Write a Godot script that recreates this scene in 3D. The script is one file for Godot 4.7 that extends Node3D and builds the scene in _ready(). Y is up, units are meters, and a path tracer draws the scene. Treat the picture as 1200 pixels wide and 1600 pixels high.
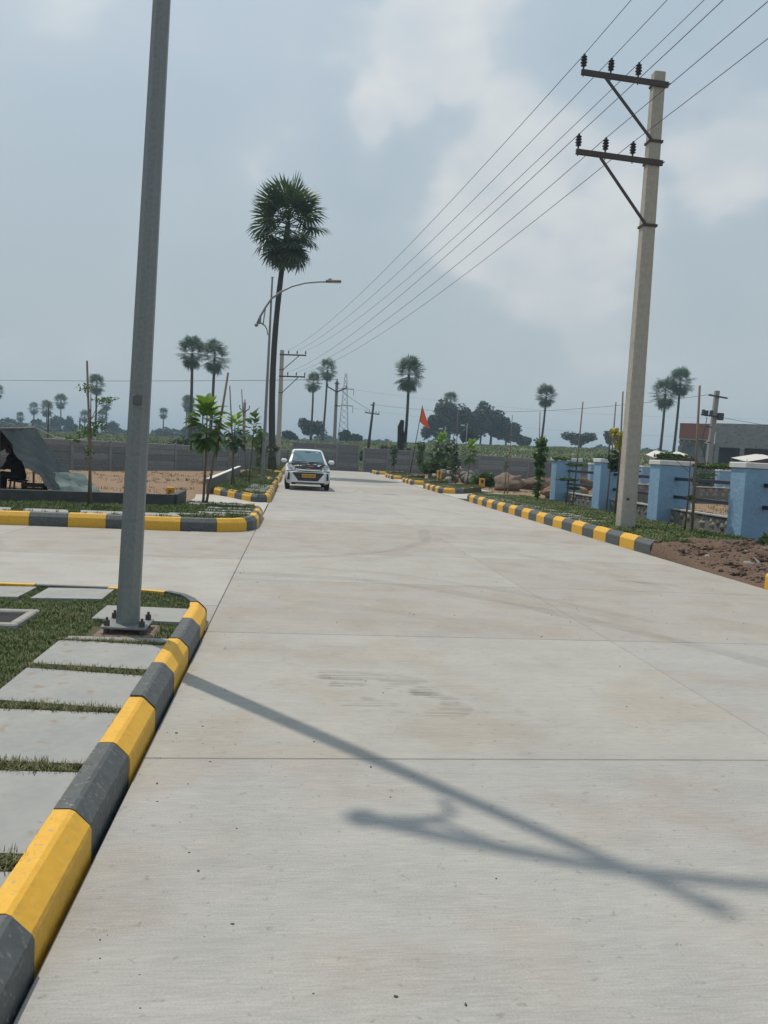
extends Node3D

# ------------------------------------------------------------------ state
var M := {}
var taken := {}
var rng := RandomNumberGenerator.new()

func _ready() -> void:
	rng.seed = 7
	set_camera()
	set_sky_and_sun()
	make_materials()
	build_ground()
	build_roads()
	build_kerbs()
	build_verges()
	build_walls()
	build_building()
	build_lamps()
	build_power_poles()
	build_car()
	build_park()
	build_tent()
	build_palms()
	build_far_trees()
	build_saplings()
	build_small_things()
	build_grass()

# ------------------------------------------------------------------ camera, light
func set_camera() -> void:
	var cam := Camera3D.new()
	cam.name = "camera"
	add_child(cam)
	cam.fov = 67.38
	cam.near = 0.05
	cam.far = 6000.0
	var yaw := deg_to_rad(6.809)
	var pitch := deg_to_rad(-4.234)
	var roll := deg_to_rad(2.9)
	var f := Vector3(sin(yaw) * cos(pitch), sin(pitch), -cos(yaw) * cos(pitch))
	var r := Vector3(cos(yaw), 0, sin(yaw))
	var u := r.cross(f)
	var r2 := r * cos(roll) + u * sin(roll)
	var u2 := u * cos(roll) - r * sin(roll)
	cam.transform = Transform3D(Basis(r2, u2, -f), Vector3(0, 1.45, 0))
	cam.current = true

func set_sky_and_sun() -> void:
	var to_sun := Vector3(-0.604 * cos(deg_to_rad(64.6)), sin(deg_to_rad(64.6)), -0.797 * cos(deg_to_rad(64.6))).normalized()
	var sun := DirectionalLight3D.new()
	sun.name = "sun"
	add_child(sun)
	sun.light_energy = 0.92
	sun.light_color = Color(1.0, 0.955, 0.89)
	sun.light_angular_distance = 0.7
	sun.shadow_enabled = true
	sun.look_at_from_position(Vector3.ZERO, -to_sun, Vector3.UP)
	var env := Environment.new()
	env.background_mode = Environment.BG_SKY
	var sky := Sky.new()
	var pm := PanoramaSkyMaterial.new()
	pm.panorama = ImageTexture.create_from_image(sky_image())
	sky.sky_material = pm
	env.sky = sky
	env.tonemap_mode = Environment.TONE_MAPPER_LINEAR
	env.tonemap_exposure = 1.06
	env.sdfgi_enabled = true
	env.ssao_enabled = true
	env.ssil_enabled = true
	env.fog_enabled = true
	env.fog_density = 0.0008
	env.fog_light_color = Color(0.74, 0.85, 0.93)
	var we := WorldEnvironment.new()
	we.name = "world_environment"
	we.environment = env
	add_child(we)

func sky_image() -> Image:
	# hazy tropical sky: pale grey-blue air with soft-edged cumulus all round
	var w := 1600
	var h := 800
	var big := FastNoiseLite.new()
	big.seed = 21
	big.noise_type = FastNoiseLite.TYPE_SIMPLEX_SMOOTH
	big.frequency = 1.45
	big.fractal_octaves = 6
	big.fractal_gain = 0.5
	var fine := FastNoiseLite.new()
	fine.seed = 5
	fine.frequency = 5.5
	fine.fractal_octaves = 6
	# towers of cloud the photograph shows: azimuth, elevation, radius az, radius el, strength
	var puffs := [[12.0, 18.2, 5.0, 3.8, 0.44], [16.5, 20.5, 5.0, 4.2, 0.50], [21.0, 17.5, 6.5, 5.0, 0.42], [28.5, 19.5, 5.5, 4.0, 0.34], [33.0, 16.0, 6.0, 5.0, 0.2], [4.5, 23.0, 1.8, 2.6, 0.40], [7.0, 26.5, 2.4, 2.6, 0.46], [9.5, 29.0, 3.2, 3.0, 0.46], [12.5, 32.0, 4.5, 3.0, 0.4], [-3.5, 19.8, 4.0, 2.6, 0.30], [-9.5, 16.0, 5.0, 4.0, 0.28], [-3.0, 14.0, 7.0, 4.5, 0.22], [-17.5, 26.0, 4.0, 3.0, 0.24], [-20.0, 20.0, 4.0, 2.0, 0.16], [5.0, 12.0, 7.0, 3.0, 0.14], [24.0, 12.0, 10.0, 4.0, 0.10]]
	var im := Image.create(w, h, false, Image.FORMAT_RGBF)
	for j in h:
		var el := (0.5 - (j + 0.5) / h) * PI
		var y := sin(el)
		for i in w:
			var az := (i + 0.5) / w * TAU
			if az > PI:
				az -= TAU
			var c: Color
			var t := clampf(y, 0.0, 1.0)
			c = Color(0.420, 0.482, 0.512).lerp(Color(0.372, 0.470, 0.560), smoothstep(0.03, 0.50, t))
			if y > -0.02:
				var d := Vector3(sin(az) * cos(el), y, -cos(az) * cos(el))
				var p := Vector3(d.x, d.y * 1.7, d.z)
				var q := d / (0.25 + maxf(y, 0.0)) * 0.32
				var n := big.get_noise_3d(p.x, p.y, p.z) * 0.6 + big.get_noise_3d(q.x + 4.0, q.y, q.z) * 0.4
				var edge := fine.get_noise_3d(p.x, p.y, p.z)
				if absf(az) < 1.2:
					var a := rad_to_deg(az)
					var e := rad_to_deg(el)
					var best := 0.0
					for pf in puffs:
						var dx: float = (a - pf[0]) / pf[2]
						var dy: float = (e - pf[1]) / pf[3]
						if dy < 0.0:
							dy *= 0.65
						var k := dx * dx + dy * dy
						if k < 6.0:
							best = maxf(best, pf[4] * exp(-k * 0.9))
					n += best * 1.05
				n += edge * 0.17
				var lump := 0.72 + 0.7 * clampf(fine.get_noise_3d(p.x * 1.6 + 3.0, p.y * 1.6, p.z * 1.6) + n * 0.4, -0.4, 0.5)
				var cl := smoothstep(0.15, 0.33, n) * lump
				var soft := smoothstep(-0.25, 0.45, n)
				c = c.lerp(Color(0.655, 0.68, 0.69), clampf(cl * 0.58 * smoothstep(0.02, 0.26, t) + soft * 0.20, 0.0, 1.0))
				var near_sun := maxf(d.dot(Vector3(-0.268, 0.901, -0.341)), 0.0)
				c += Color(0.36, 0.35, 0.33) * pow(near_sun, 5.0)
			im.set_pixel(i, j, c)
	return im

# ------------------------------------------------------------------ materials
func lin(r: float, g: float, b: float) -> Color:
	return Color(r, g, b).linear_to_srgb()

func noise_img(w: int, h: int, freq: float, sd: int, oct := 4, type := FastNoiseLite.TYPE_SIMPLEX_SMOOTH) -> Image:
	var n := FastNoiseLite.new()
	n.seed = sd
	n.noise_type = type
	n.frequency = freq
	n.fractal_octaves = oct
	return n.get_seamless_image(w, h)

# two-tone mottled texture, linear colours a and b; spots adds a sparse third colour
func mottle(a: Color, b: Color, freq: float, sd: int, c := Color(-1, 0, 0), cut := 0.72) -> ImageTexture:
	var s := 256
	var d1 := noise_img(s, s, freq, sd).get_data()
	var d2 := noise_img(s, s, freq * 7.0, sd + 1, 3).get_data()
	var d3 := noise_img(s, s, freq * 2.4, sd + 2, 4).get_data()
	var out := PackedByteArray()
	out.resize(s * s * 3)
	var k := 0
	for i in s * s:
		var t := clampf(d1[i] / 255.0 * 0.7 + d2[i] / 255.0 * 0.5 - 0.1, 0.0, 1.0)
		var col := a.lerp(b, t)
		if c.r >= 0.0:
			col = col.lerp(c, smoothstep(cut, cut + 0.12, d3[i] / 255.0))
		col = col.linear_to_srgb()
		out[k] = int(col.r * 255.0)
		out[k + 1] = int(col.g * 255.0)
		out[k + 2] = int(col.b * 255.0)
		k += 3
	return ImageTexture.create_from_image(Image.create_from_data(s, s, false, Image.FORMAT_RGB8, out))

func plain(called: String, c: Color, rough := 0.8, metal := 0.0) -> StandardMaterial3D:
	var m := StandardMaterial3D.new()
	m.resource_name = called
	m.albedo_color = c.linear_to_srgb()
	m.roughness = rough
	m.metallic = metal
	M[called] = m
	return m

func mottled(called: String, a: Color, b: Color, size: float, rough: float, freq: float, sd: int, bump := 0.0, c := Color(-1, 0, 0), cut := 0.72) -> StandardMaterial3D:
	var m := plain(called, Color.WHITE, rough)
	m.albedo_texture = mottle(a, b, freq, sd, c, cut)
	m.uv1_triplanar = true
	m.uv1_world_triplanar = true
	m.uv1_scale = Vector3.ONE / size
	if bump > 0.0:
		m.heightmap_enabled = true
		m.heightmap_scale = bump
		m.heightmap_texture = M["bump_tex"]
	return m

func make_materials() -> void:
	M["bump_tex"] = ImageTexture.create_from_image(noise_img(256, 256, 0.05, 91, 5))
	mottled("kerb_yellow", Color(0.61, 0.33, 0.024), Color(0.72, 0.405, 0.038), 0.7, 0.62, 0.03, 11, 0.35, Color(0.40, 0.31, 0.17), 0.74)
	mottled("kerb_grey", Color(0.052, 0.062, 0.064), Color(0.09, 0.10, 0.10), 0.7, 0.6, 0.03, 14, 0.35, Color(0.21, 0.205, 0.19), 0.74)
	mottled("paver", Color(0.235, 0.243, 0.243), Color(0.315, 0.315, 0.302), 1.9, 0.85, 0.016, 17, 0.12, Color(0.255, 0.22, 0.175), 0.74)
	mottled("soil", Color(0.16, 0.098, 0.06), Color(0.27, 0.175, 0.105), 3.0, 0.95, 0.02, 20, 1.2, Color(0.20, 0.17, 0.06), 0.66)
	mottled("red_soil", Color(0.07, 0.042, 0.029), Color(0.16, 0.10, 0.068), 0.6, 0.95, 0.04, 23, 2.2, Color(0.23, 0.165, 0.12), 0.66)
	mottled("verge_soil", Color(0.045, 0.055, 0.022), Color(0.085, 0.085, 0.038), 0.8, 0.95, 0.03, 26, 1.0)
	mottled("field", Color(0.115, 0.15, 0.06), Color(0.17, 0.185, 0.085), 30.0, 0.95, 0.02, 29, 0.0, Color(0.20, 0.17, 0.09), 0.70)
	mottled("precast", Color(0.135, 0.14, 0.145), Color(0.195, 0.197, 0.197), 2.2, 0.9, 0.02, 32, 0.4, Color(0.11, 0.11, 0.11), 0.70)
	mottled("precast_pale", Color(0.19, 0.195, 0.198), Color(0.26, 0.26, 0.257), 2.2, 0.9, 0.02, 33, 0.4, Color(0.13, 0.13, 0.13), 0.70)
	mottled("plinth", Color(0.12, 0.12, 0.115), Color(0.20, 0.20, 0.19), 1.2, 0.9, 0.02, 35, 0.3)
	mottled("plinth_shaded", Color(0.05, 0.052, 0.052), Color(0.09, 0.09, 0.088), 1.2, 0.9, 0.02, 36, 0.3)  # plinth concrete again, with the shade on its face painted into the colour
	mottled("pole_concrete", Color(0.34, 0.31, 0.265), Color(0.45, 0.42, 0.37), 0.8, 0.85, 0.02, 38, 0.25, Color(0.27, 0.24, 0.20), 0.74)
	mottled("apron", Color(0.36, 0.35, 0.32), Color(0.45, 0.435, 0.40), 2.0, 0.88, 0.015, 41, 0.2)
	mottled("blue_paint", Color(0.185, 0.325, 0.485), Color(0.25, 0.40, 0.55), 1.3, 0.75, 0.02, 44, 0.5, Color(0.19, 0.315, 0.45), 0.70)
	mottled("white_paint", Color(0.58, 0.58, 0.56), Color(0.70, 0.70, 0.68), 0.8, 0.6, 0.02, 47)
	mottled("stone", Color(0.10, 0.095, 0.085), Color(0.21, 0.195, 0.17), 0.6, 0.95, 0.03, 50, 1.0)
	mottled("stone_pale", Color(0.20, 0.18, 0.15), Color(0.33, 0.29, 0.24), 0.6, 0.95, 0.03, 53, 1.0)
	mottled("boulder", Color(0.15, 0.105, 0.078), Color(0.31, 0.23, 0.175), 0.9, 0.95, 0.04, 56, 3.0, Color(0.09, 0.065, 0.05), 0.66)
	mottled("render_grey", Color(0.19, 0.20, 0.20), Color(0.29, 0.295, 0.29), 5.0, 0.9, 0.018, 59, 0.0, Color(0.10, 0.10, 0.105), 0.68)
	mottled("brick_red", Color(0.20, 0.09, 0.065), Color(0.28, 0.13, 0.095), 1.5, 0.9, 0.05, 62)
	mottled("tarp", Color(0.036, 0.051, 0.058), Color(0.056, 0.074, 0.081), 1.6, 0.9, 0.03, 65)
	mottled("green_plastic", Color(0.11, 0.155, 0.15), Color(0.16, 0.21, 0.20), 1.2, 0.7, 0.03, 68)
	M["tarp"].metallic_specular = 0.15
	mottled("palm_trunk", Color(0.035, 0.032, 0.030), Color(0.075, 0.068, 0.060), 0.8, 0.95, 0.05, 71, 1.0)
	mottled("bamboo", Color(0.15, 0.112, 0.08), Color(0.235, 0.18, 0.13), 0.5, 0.8, 0.03, 74)
	mottled("stem", Color(0.10, 0.075, 0.05), Color(0.17, 0.13, 0.085), 0.3, 0.9, 0.03, 77)
	var gal := mottled("galvanised", Color(0.155, 0.17, 0.172), Color(0.25, 0.262, 0.265), 0.45, 0.5, 0.05, 80)
	gal.metallic = 0.3
	mottled("far_pole", Color(0.22, 0.22, 0.21), Color(0.30, 0.295, 0.28), 1.0, 0.9, 0.03, 83)
	mottled("grating_pit", Color(0.24, 0.235, 0.22), Color(0.33, 0.32, 0.30), 0.5, 0.9, 0.03, 86, 0.3)
	plain("arm_steel", Color(0.075, 0.062, 0.06), 0.7, 0.2)
	plain("insulator", Color(0.035, 0.04, 0.055), 0.3)
	plain("wire", Color(0.045, 0.048, 0.055), 0.6, 0.3)
	plain("rail_navy", Color(0.012, 0.016, 0.030), 0.35)
	plain("lamp_head", Color(0.12, 0.12, 0.125), 0.5, 0.3)
	plain("lamp_glass", Color(0.45, 0.46, 0.46), 0.2)
	plain("bolt", Color(0.10, 0.085, 0.08), 0.6, 0.6)
	plain("bed", Color(0.14, 0.125, 0.105), 0.95)
	plain("hole_shade", Color(0.02, 0.02, 0.02), 0.95)  # near-black standing for the shade inside the pit
	plain("pebble", Color(0.10, 0.085, 0.07), 0.95)
	plain("car_white", Color(0.72, 0.73, 0.74), 0.3).clearcoat_enabled = true
	plain("car_black", Color(0.012, 0.013, 0.015), 0.35)
	plain("car_wrap", Color(0.022, 0.024, 0.028), 0.6).metallic_specular = 0.15
	plain("wrap_white", Color(0.62, 0.62, 0.62), 0.4)
	plain("wrap_red", Color(0.40, 0.10, 0.06), 0.4)
	plain("wrap_teal", Color(0.14, 0.27, 0.28), 0.4)
	plain("car_glass", Color(0.05, 0.125, 0.16), 0.03).metallic_specular = 0.9  # teal base colour carries a painted sky reflection
	plain("chrome", Color(0.62, 0.63, 0.64), 0.12, 1.0)
	plain("lens", Color(0.32, 0.34, 0.36), 0.08, 0.6)
	plain("plate_yellow", Color(0.68, 0.36, 0.02), 0.5)
	plain("ink", Color(0.02, 0.02, 0.02), 0.7)
	plain("tyre", Color(0.018, 0.018, 0.019), 0.85)
	plain("marker_yellow", Color(0.62, 0.30, 0.02), 0.6)
	plain("flag_orange", Color(0.62, 0.10, 0.03), 0.8).backlight_enabled = true
	M["flag_orange"].backlight = lin(0.35, 0.05, 0.015)
	plain("white_sheet", Color(0.55, 0.53, 0.50), 0.6)
	plain("maroon_cloth", Color(0.10, 0.035, 0.038), 0.9)
	plain("red_cloth", Color(0.30, 0.03, 0.05), 0.8)
	plain("dark_cloth", Color(0.028, 0.028, 0.034), 0.9)
	plain("skin", Color(0.12, 0.065, 0.04), 0.6)
	plain("hair", Color(0.008, 0.008, 0.008), 0.6)
	plain("wood_dark", Color(0.06, 0.045, 0.035), 0.8)
	plain("stump", Color(0.022, 0.020, 0.019), 0.95)
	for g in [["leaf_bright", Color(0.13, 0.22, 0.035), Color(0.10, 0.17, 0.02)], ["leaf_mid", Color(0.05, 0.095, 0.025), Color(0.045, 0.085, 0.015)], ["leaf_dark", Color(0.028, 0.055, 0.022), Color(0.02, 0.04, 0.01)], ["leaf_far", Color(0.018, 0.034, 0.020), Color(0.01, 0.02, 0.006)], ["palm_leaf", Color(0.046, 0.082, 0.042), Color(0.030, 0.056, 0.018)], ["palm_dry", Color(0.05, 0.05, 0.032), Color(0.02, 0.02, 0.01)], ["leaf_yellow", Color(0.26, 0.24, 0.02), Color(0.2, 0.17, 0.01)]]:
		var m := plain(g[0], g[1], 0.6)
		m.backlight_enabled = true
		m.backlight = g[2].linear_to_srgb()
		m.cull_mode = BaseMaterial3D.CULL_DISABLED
	var gm := plain("grass", Color.WHITE, 0.75)
	gm.vertex_color_use_as_albedo = true
	gm.cull_mode = BaseMaterial3D.CULL_DISABLED
	gm.backlight_enabled = true
	gm.backlight = lin(0.05, 0.09, 0.015)
	road_material()

func road_material() -> void:
	# broom-finished concrete, 8 m x 16 m of it: dust, stains and tyre scuffs where they lie near the camera
	var w := 768
	var h := 1536
	var big := noise_img(w, h, 0.006, 101, 4).get_data()
	var mid := noise_img(w, h, 0.022, 102, 4).get_data()
	var dirt := noise_img(w, h, 0.011, 103, 5).get_data()
	var s1 := noise_img(64, h, 0.09, 104, 3)
	s1.resize(w, h, Image.INTERPOLATE_CUBIC)
	var st := s1.get_data()
	var s2 := noise_img(24, h, 0.35, 105, 2)
	s2.resize(w, h, Image.INTERPOLATE_CUBIC)
	var sf := s2.get_data()
	var r := PackedFloat32Array()
	var warm := PackedFloat32Array()
	r.resize(w * h)
	warm.resize(w * h)
	for i in w * h:
		var b := big[i] / 255.0 - 0.5
		var m := mid[i] / 255.0 - 0.5
		var d := dirt[i] / 255.0
		var l := 1.0 + b * 0.10 + m * 0.11 + (st[i] / 255.0 - 0.5) * 0.07 + (sf[i] / 255.0 - 0.5) * 0.08
		var wm := smoothstep(0.42, 0.78, d)
		l -= wm * 0.06
		r[i] = l
		warm[i] = wm * 0.8 + m * 0.35
	# tyre rubber, mud and rust stains left on the concrete: path points (x, z) in metres, width, amount of rubber, amount of red dust
	var marks := [
		[[Vector2(-0.6, -10.2), Vector2(0.6, -10.7), Vector2(1.6, -11.6), Vector2(2.3, -13.0), Vector2(2.6, -15.0)], 0.16, 0.13, 0.0],
		[[Vector2(-0.6, -9.0), Vector2(0.8, -8.8), Vector2(1.7, -8.2), Vector2(2.6, -7.2), Vector2(3.6, -5.6), Vector2(4.4, -3.8)], 0.15, 0.13, 0.0],
		[[Vector2(0.2, -9.6), Vector2(1.4, -9.2), Vector2(2.5, -8.2), Vector2(3.4, -6.9)], 0.10, 0.09, 0.0],
		[[Vector2(0.2, -7.3), Vector2(1.0, -7.0), Vector2(2.0, -6.3)], 0.2, 0.06, 0.0],
		[[Vector2(-0.2, -5.9), Vector2(0.1, -5.2), Vector2(0.25, -4.7)], 0.12, 0.09, 0.2],
		[[Vector2(0.3, -4.85), Vector2(0.8, -4.7)], 0.26, 0.24, 0.1],
		[[Vector2(0.45, -4.45), Vector2(1.15, -4.25)], 0.32, 0.18, 0.3],
		[[Vector2(2.9, -12.2), Vector2(3.6, -11.6), Vector2(4.2, -10.4), Vector2(4.5, -9.0)], 0.2, 0.08, 0.0],
		[[Vector2(4.2, -9.3), Vector2(4.8, -9.1)], 0.12, 0.15, 0.0],
		[[Vector2(5.7, -16.0), Vector2(5.75, -9.0)], 0.30, 0.0, 0.5]]
	for mk in marks:
		var pts: Array = mk[0]
		var wd: float = mk[1]
		for s in pts.size() - 1:
			var a: Vector2 = pts[s]
			var b2: Vector2 = pts[s + 1]
			var lo := a.min(b2) - Vector2.ONE * wd * 2.0
			var hi := a.max(b2) + Vector2.ONE * wd * 2.0
			var i0 := int((lo.x + 1.0) / 8.0 * w)
			var i1 := int((hi.x + 1.0) / 8.0 * w)
			var j0 := int(-hi.y / 16.0 * h)
			var j1 := int(-lo.y / 16.0 * h)
			for j in range(j0, j1 + 1):
				for i in range(i0, i1 + 1):
					var p := Vector2((i + 0.5) / w * 8.0 - 1.0, -(j + 0.5) / h * 16.0)
					var ab := b2 - a
					var raw := (p - a).dot(ab) / ab.length_squared()
					if (raw < 0.0 and s > 0) or (raw > 1.0 and s < pts.size() - 2):
						continue
					var q := a + ab * clampf(raw, 0.0, 1.0)
					var id := posmod(j, h) * w + posmod(i, w)
					var away := p.distance_to(q) / wd + (dirt[id] / 255.0 - 0.5) * 1.1
					var k := 1.0 - smoothstep(0.55, 0.85, away)
					if mk[3] > 0.05:
						k *= smoothstep(0.48, 0.66, mid[id] / 255.0) * smoothstep(0.35, 0.6, sf[id] / 255.0)
					var br := smoothstep(0.25, 0.75, mid[id] / 255.0 * 0.6 + sf[id] / 255.0 * 0.5)
					r[id] -= k * mk[2] * 1.15 * (0.2 + br)
					warm[id] += k * mk[3] * (0.3 + br)
	var out := PackedByteArray()
	out.resize(w * h * 3)
	for i in w * h:
		var l := r[i]
		var wm := clampf(warm[i], -0.4, 1.4)
		var c := Color(0.445 * l * (1.0 + wm * 0.015), 0.436 * l * (1.0 - wm * 0.045), 0.415 * l * (1.0 - wm * 0.09)).linear_to_srgb()
		out[i * 3] = int(clampf(c.r, 0, 1) * 255.0)
		out[i * 3 + 1] = int(clampf(c.g, 0, 1) * 255.0)
		out[i * 3 + 2] = int(clampf(c.b, 0, 1) * 255.0)
	var im := Image.create_from_data(w, h, false, Image.FORMAT_RGB8, out)
	# close-up grain, one square metre and a half: sand, broom lines, pores
	var s := 512
	var g1 := noise_img(s, s, 0.30, 111, 3).get_data()
	var g2i := noise_img(40, s, 0.30, 112, 3)
	g2i.resize(s, s, Image.INTERPOLATE_CUBIC)
	var g2 := g2i.get_data()
	var g3 := noise_img(s, s, 0.045, 113, 3).get_data()
	var d8 := PackedByteArray()
	d8.resize(s * s * 3)
	for i in s * s:
		var v := 0.90 + (g1[i] / 255.0 - 0.5) * 0.10 + (g2[i] / 255.0 - 0.5) * 0.10
		v -= smoothstep(0.80, 0.95, g3[i] / 255.0) * 0.10
		v += smoothstep(0.75, 0.9, g1[i] / 255.0) * 0.03
		var k := int(clampf(v, 0, 1) * 255.0)
		d8[i * 3] = k
		d8[i * 3 + 1] = k
		d8[i * 3 + 2] = int(k * 0.995)
	var m := plain("road", Color.WHITE, 0.86)
	m.albedo_texture = ImageTexture.create_from_image(im)
	m.detail_enabled = true
	m.detail_blend_mode = BaseMaterial3D.BLEND_MODE_MUL
	m.detail_uv_layer = BaseMaterial3D.DETAIL_UV_2
	m.detail_albedo = ImageTexture.create_from_image(Image.create_from_data(s, s, false, Image.FORMAT_RGB8, d8))
	# neighbouring pours differ a little in tone
	for v in 3:
		var m2: StandardMaterial3D = m.duplicate()
		m2.albedo_color = Color([0.955, 0.985, 0.97][v], [0.945, 0.985, 0.975][v], [0.935, 0.98, 0.985][v])
		M["road_%d" % v] = m2

# ------------------------------------------------------------------ helpers
func numbered(called: String) -> String:
	var n: int = taken.get(called, 0)
	taken[called] = n + 1
	return called if n == 0 else "%s_%03d" % [called, n]

func thing(called: String, label: String, category: String, at := Vector3.ZERO, turn := 0.0, group := "") -> Node3D:
	var o := Node3D.new()
	o.name = numbered(called)
	add_child(o)
	o.position = at
	o.rotation.y = turn
	tag(o, label, category, group)
	return o

func tag(o: Node3D, label: String, category: String, group := "") -> void:
	o.set_meta("label", label)
	o.set_meta("category", category)
	if group != "":
		o.set_meta("group", group)

func struct(called: String, label := "") -> Node3D:
	var o := Node3D.new()
	o.name = numbered(called)
	add_child(o)
	o.set_meta("kind", "structure")
	if label != "":
		o.set_meta("label", label)
	return o

func put(mesh: Mesh, called: String, mat: String, parent: Node3D = null, at := Vector3.ZERO, rot := Vector3.ZERO) -> MeshInstance3D:
	var o := MeshInstance3D.new()
	o.mesh = mesh
	o.material_override = M[mat]
	o.position = at
	o.rotation = rot
	if parent == null:
		o.name = numbered(called)
		add_child(o)
	else:
		o.name = called
		parent.add_child(o, true)
	return o

func st_new() -> SurfaceTool:
	var st := SurfaceTool.new()
	st.begin(Mesh.PRIMITIVE_TRIANGLES)
	st.set_smooth_group(-1)
	return st

func done(st: SurfaceTool, smooth := false) -> ArrayMesh:
	if smooth:
		# faces that share a corner are shaded as one rounded surface
		var s2 := SurfaceTool.new()
		s2.create_from(st.commit(), 0)
		s2.generate_normals()
		return s2.commit()
	st.generate_normals()
	return st.commit()

# a b c d counter-clockwise as seen from outside
func quad(st: SurfaceTool, a: Vector3, b: Vector3, c: Vector3, d: Vector3) -> void:
	for p in [a, c, b, a, d, c]:
		st.add_vertex(p)

func tri(st: SurfaceTool, a: Vector3, b: Vector3, c: Vector3) -> void:
	st.add_vertex(a)
	st.add_vertex(c)
	st.add_vertex(b)

# chamfered box, centre at origin
func cbox_into(st: SurfaceTool, s: Vector3, e: float, x := Transform3D()) -> void:
	var h := s * 0.5
	e = minf(e, minf(h.x, minf(h.y, h.z)) * 0.9)
	var v := func(sx: int, sy: int, sz: int, ax: int) -> Vector3:
		var p := Vector3(sx * (h.x - e), sy * (h.y - e), sz * (h.z - e))
		p[ax] = [sx, sy, sz][ax] * h[ax]
		return x * p
	for ax in 3:
		var b := (ax + 1) % 3
		var c := (ax + 2) % 3
		for s0 in [-1, 1]:
			var q := []
			for k in [[-1, -1], [1, -1], [1, 1], [-1, 1]]:
				var sg := [0, 0, 0]
				sg[ax] = s0
				sg[b] = k[0]
				sg[c] = k[1]
				q.append(v.call(sg[0], sg[1], sg[2], ax))
			if s0 > 0:
				quad(st, q[0], q[1], q[2], q[3])
			else:
				quad(st, q[3], q[2], q[1], q[0])
	for ax in 3: # edges running along ax
		var b := (ax + 1) % 3
		var c := (ax + 2) % 3
		for sb in [-1, 1]:
			for sc in [-1, 1]:
				var lo := [0, 0, 0]
				lo[ax] = -1
				lo[b] = sb
				lo[c] = sc
				var hi := lo.duplicate()
				hi[ax] = 1
				var p0: Vector3 = v.call(lo[0], lo[1], lo[2], b)
				var p1: Vector3 = v.call(hi[0], hi[1], hi[2], b)
				var p2: Vector3 = v.call(hi[0], hi[1], hi[2], c)
				var p3: Vector3 = v.call(lo[0], lo[1], lo[2], c)
				if sb * sc > 0:
					quad(st, p3, p2, p1, p0)
				else:
					quad(st, p0, p1, p2, p3)
	for sx in [-1, 1]:
		for sy in [-1, 1]:
			for sz in [-1, 1]:
				var a: Vector3 = v.call(sx, sy, sz, 0)
				var b2: Vector3 = v.call(sx, sy, sz, 1)
				var c2: Vector3 = v.call(sx, sy, sz, 2)
				if sx * sy * sz > 0:
					tri(st, a, b2, c2)
				else:
					tri(st, a, c2, b2)

func cbox(s: Vector3, e := 0.01) -> ArrayMesh:
	var st := st_new()
	cbox_into(st, s, e)
	return done(st)

# tube through points with radii, n sides
func tube_into(st: SurfaceTool, pts: Array, radii: Array, n := 8, caps := true) -> void:
	var rings := []
	var ref := Vector3.UP
	var d0: Vector3 = (pts[1] - pts[0]).normalized()
	if absf(d0.dot(ref)) > 0.9:
		ref = Vector3.RIGHT
	var side := d0.cross(ref).normalized()
	for i in pts.size():
		var d: Vector3
		if i == 0:
			d = pts[1] - pts[0]
		elif i == pts.size() - 1:
			d = pts[i] - pts[i - 1]
		else:
			d = (pts[i + 1] - pts[i]).normalized() + (pts[i] - pts[i - 1]).normalized()
		d = d.normalized()
		side = (side - d * side.dot(d)).normalized()
		var up := side.cross(d)
		var ring := []
		for k in n:
			var a := TAU * (k + 0.5) / n
			ring.append(pts[i] + (side * cos(a) + up * sin(a)) * radii[i])
		rings.append(ring)
	for i in pts.size() - 1:
		for k in n:
			var k2 := (k + 1) % n
			quad(st, rings[i][k], rings[i + 1][k], rings[i + 1][k2], rings[i][k2])
	if caps:
		for k in range(1, n - 1):
			tri(st, rings[0][0], rings[0][k], rings[0][k + 1])
			var l: Array = rings[-1]
			tri(st, l[0], l[k + 1], l[k])

func tube(pts: Array, radii: Array, n := 8, smooth := true) -> ArrayMesh:
	var st := st_new()
	tube_into(st, pts, radii, n)
	return done(st, smooth)

func bar(a: Vector3, b: Vector3, w: float, h: float) -> ArrayMesh:
	var st := st_new()
	bar_into(st, a, b, w, h)
	return done(st)

func bar_into(st: SurfaceTool, a: Vector3, b: Vector3, w: float, h: float, e := 0.004) -> void:
	var d := b - a
	var z := d.normalized()
	var ref := Vector3.UP if absf(z.y) < 0.95 else Vector3.RIGHT
	var x := ref.cross(z).normalized()
	var y := z.cross(x)
	cbox_into(st, Vector3(w, h, d.length()), e, Transform3D(Basis(x, y, z), (a + b) * 0.5))

# surface of revolution about y: profile of (radius, y)
func lathe(prof: Array, n := 12) -> ArrayMesh:
	var st := st_new()
	st.set_smooth_group(-1)
	for i in prof.size() - 1:
		for k in n:
			var a0 := TAU * k / n
			var a1 := TAU * (k + 1) / n
			var p: Vector2 = prof[i]
			var q: Vector2 = prof[i + 1]
			quad(st, Vector3(p.x * cos(a0), p.y, -p.x * sin(a0)), Vector3(p.x * cos(a1), p.y, -p.x * sin(a1)), Vector3(q.x * cos(a1), q.y, -q.x * sin(a1)), Vector3(q.x * cos(a0), q.y, -q.x * sin(a0)))
	return done(st)

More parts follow.
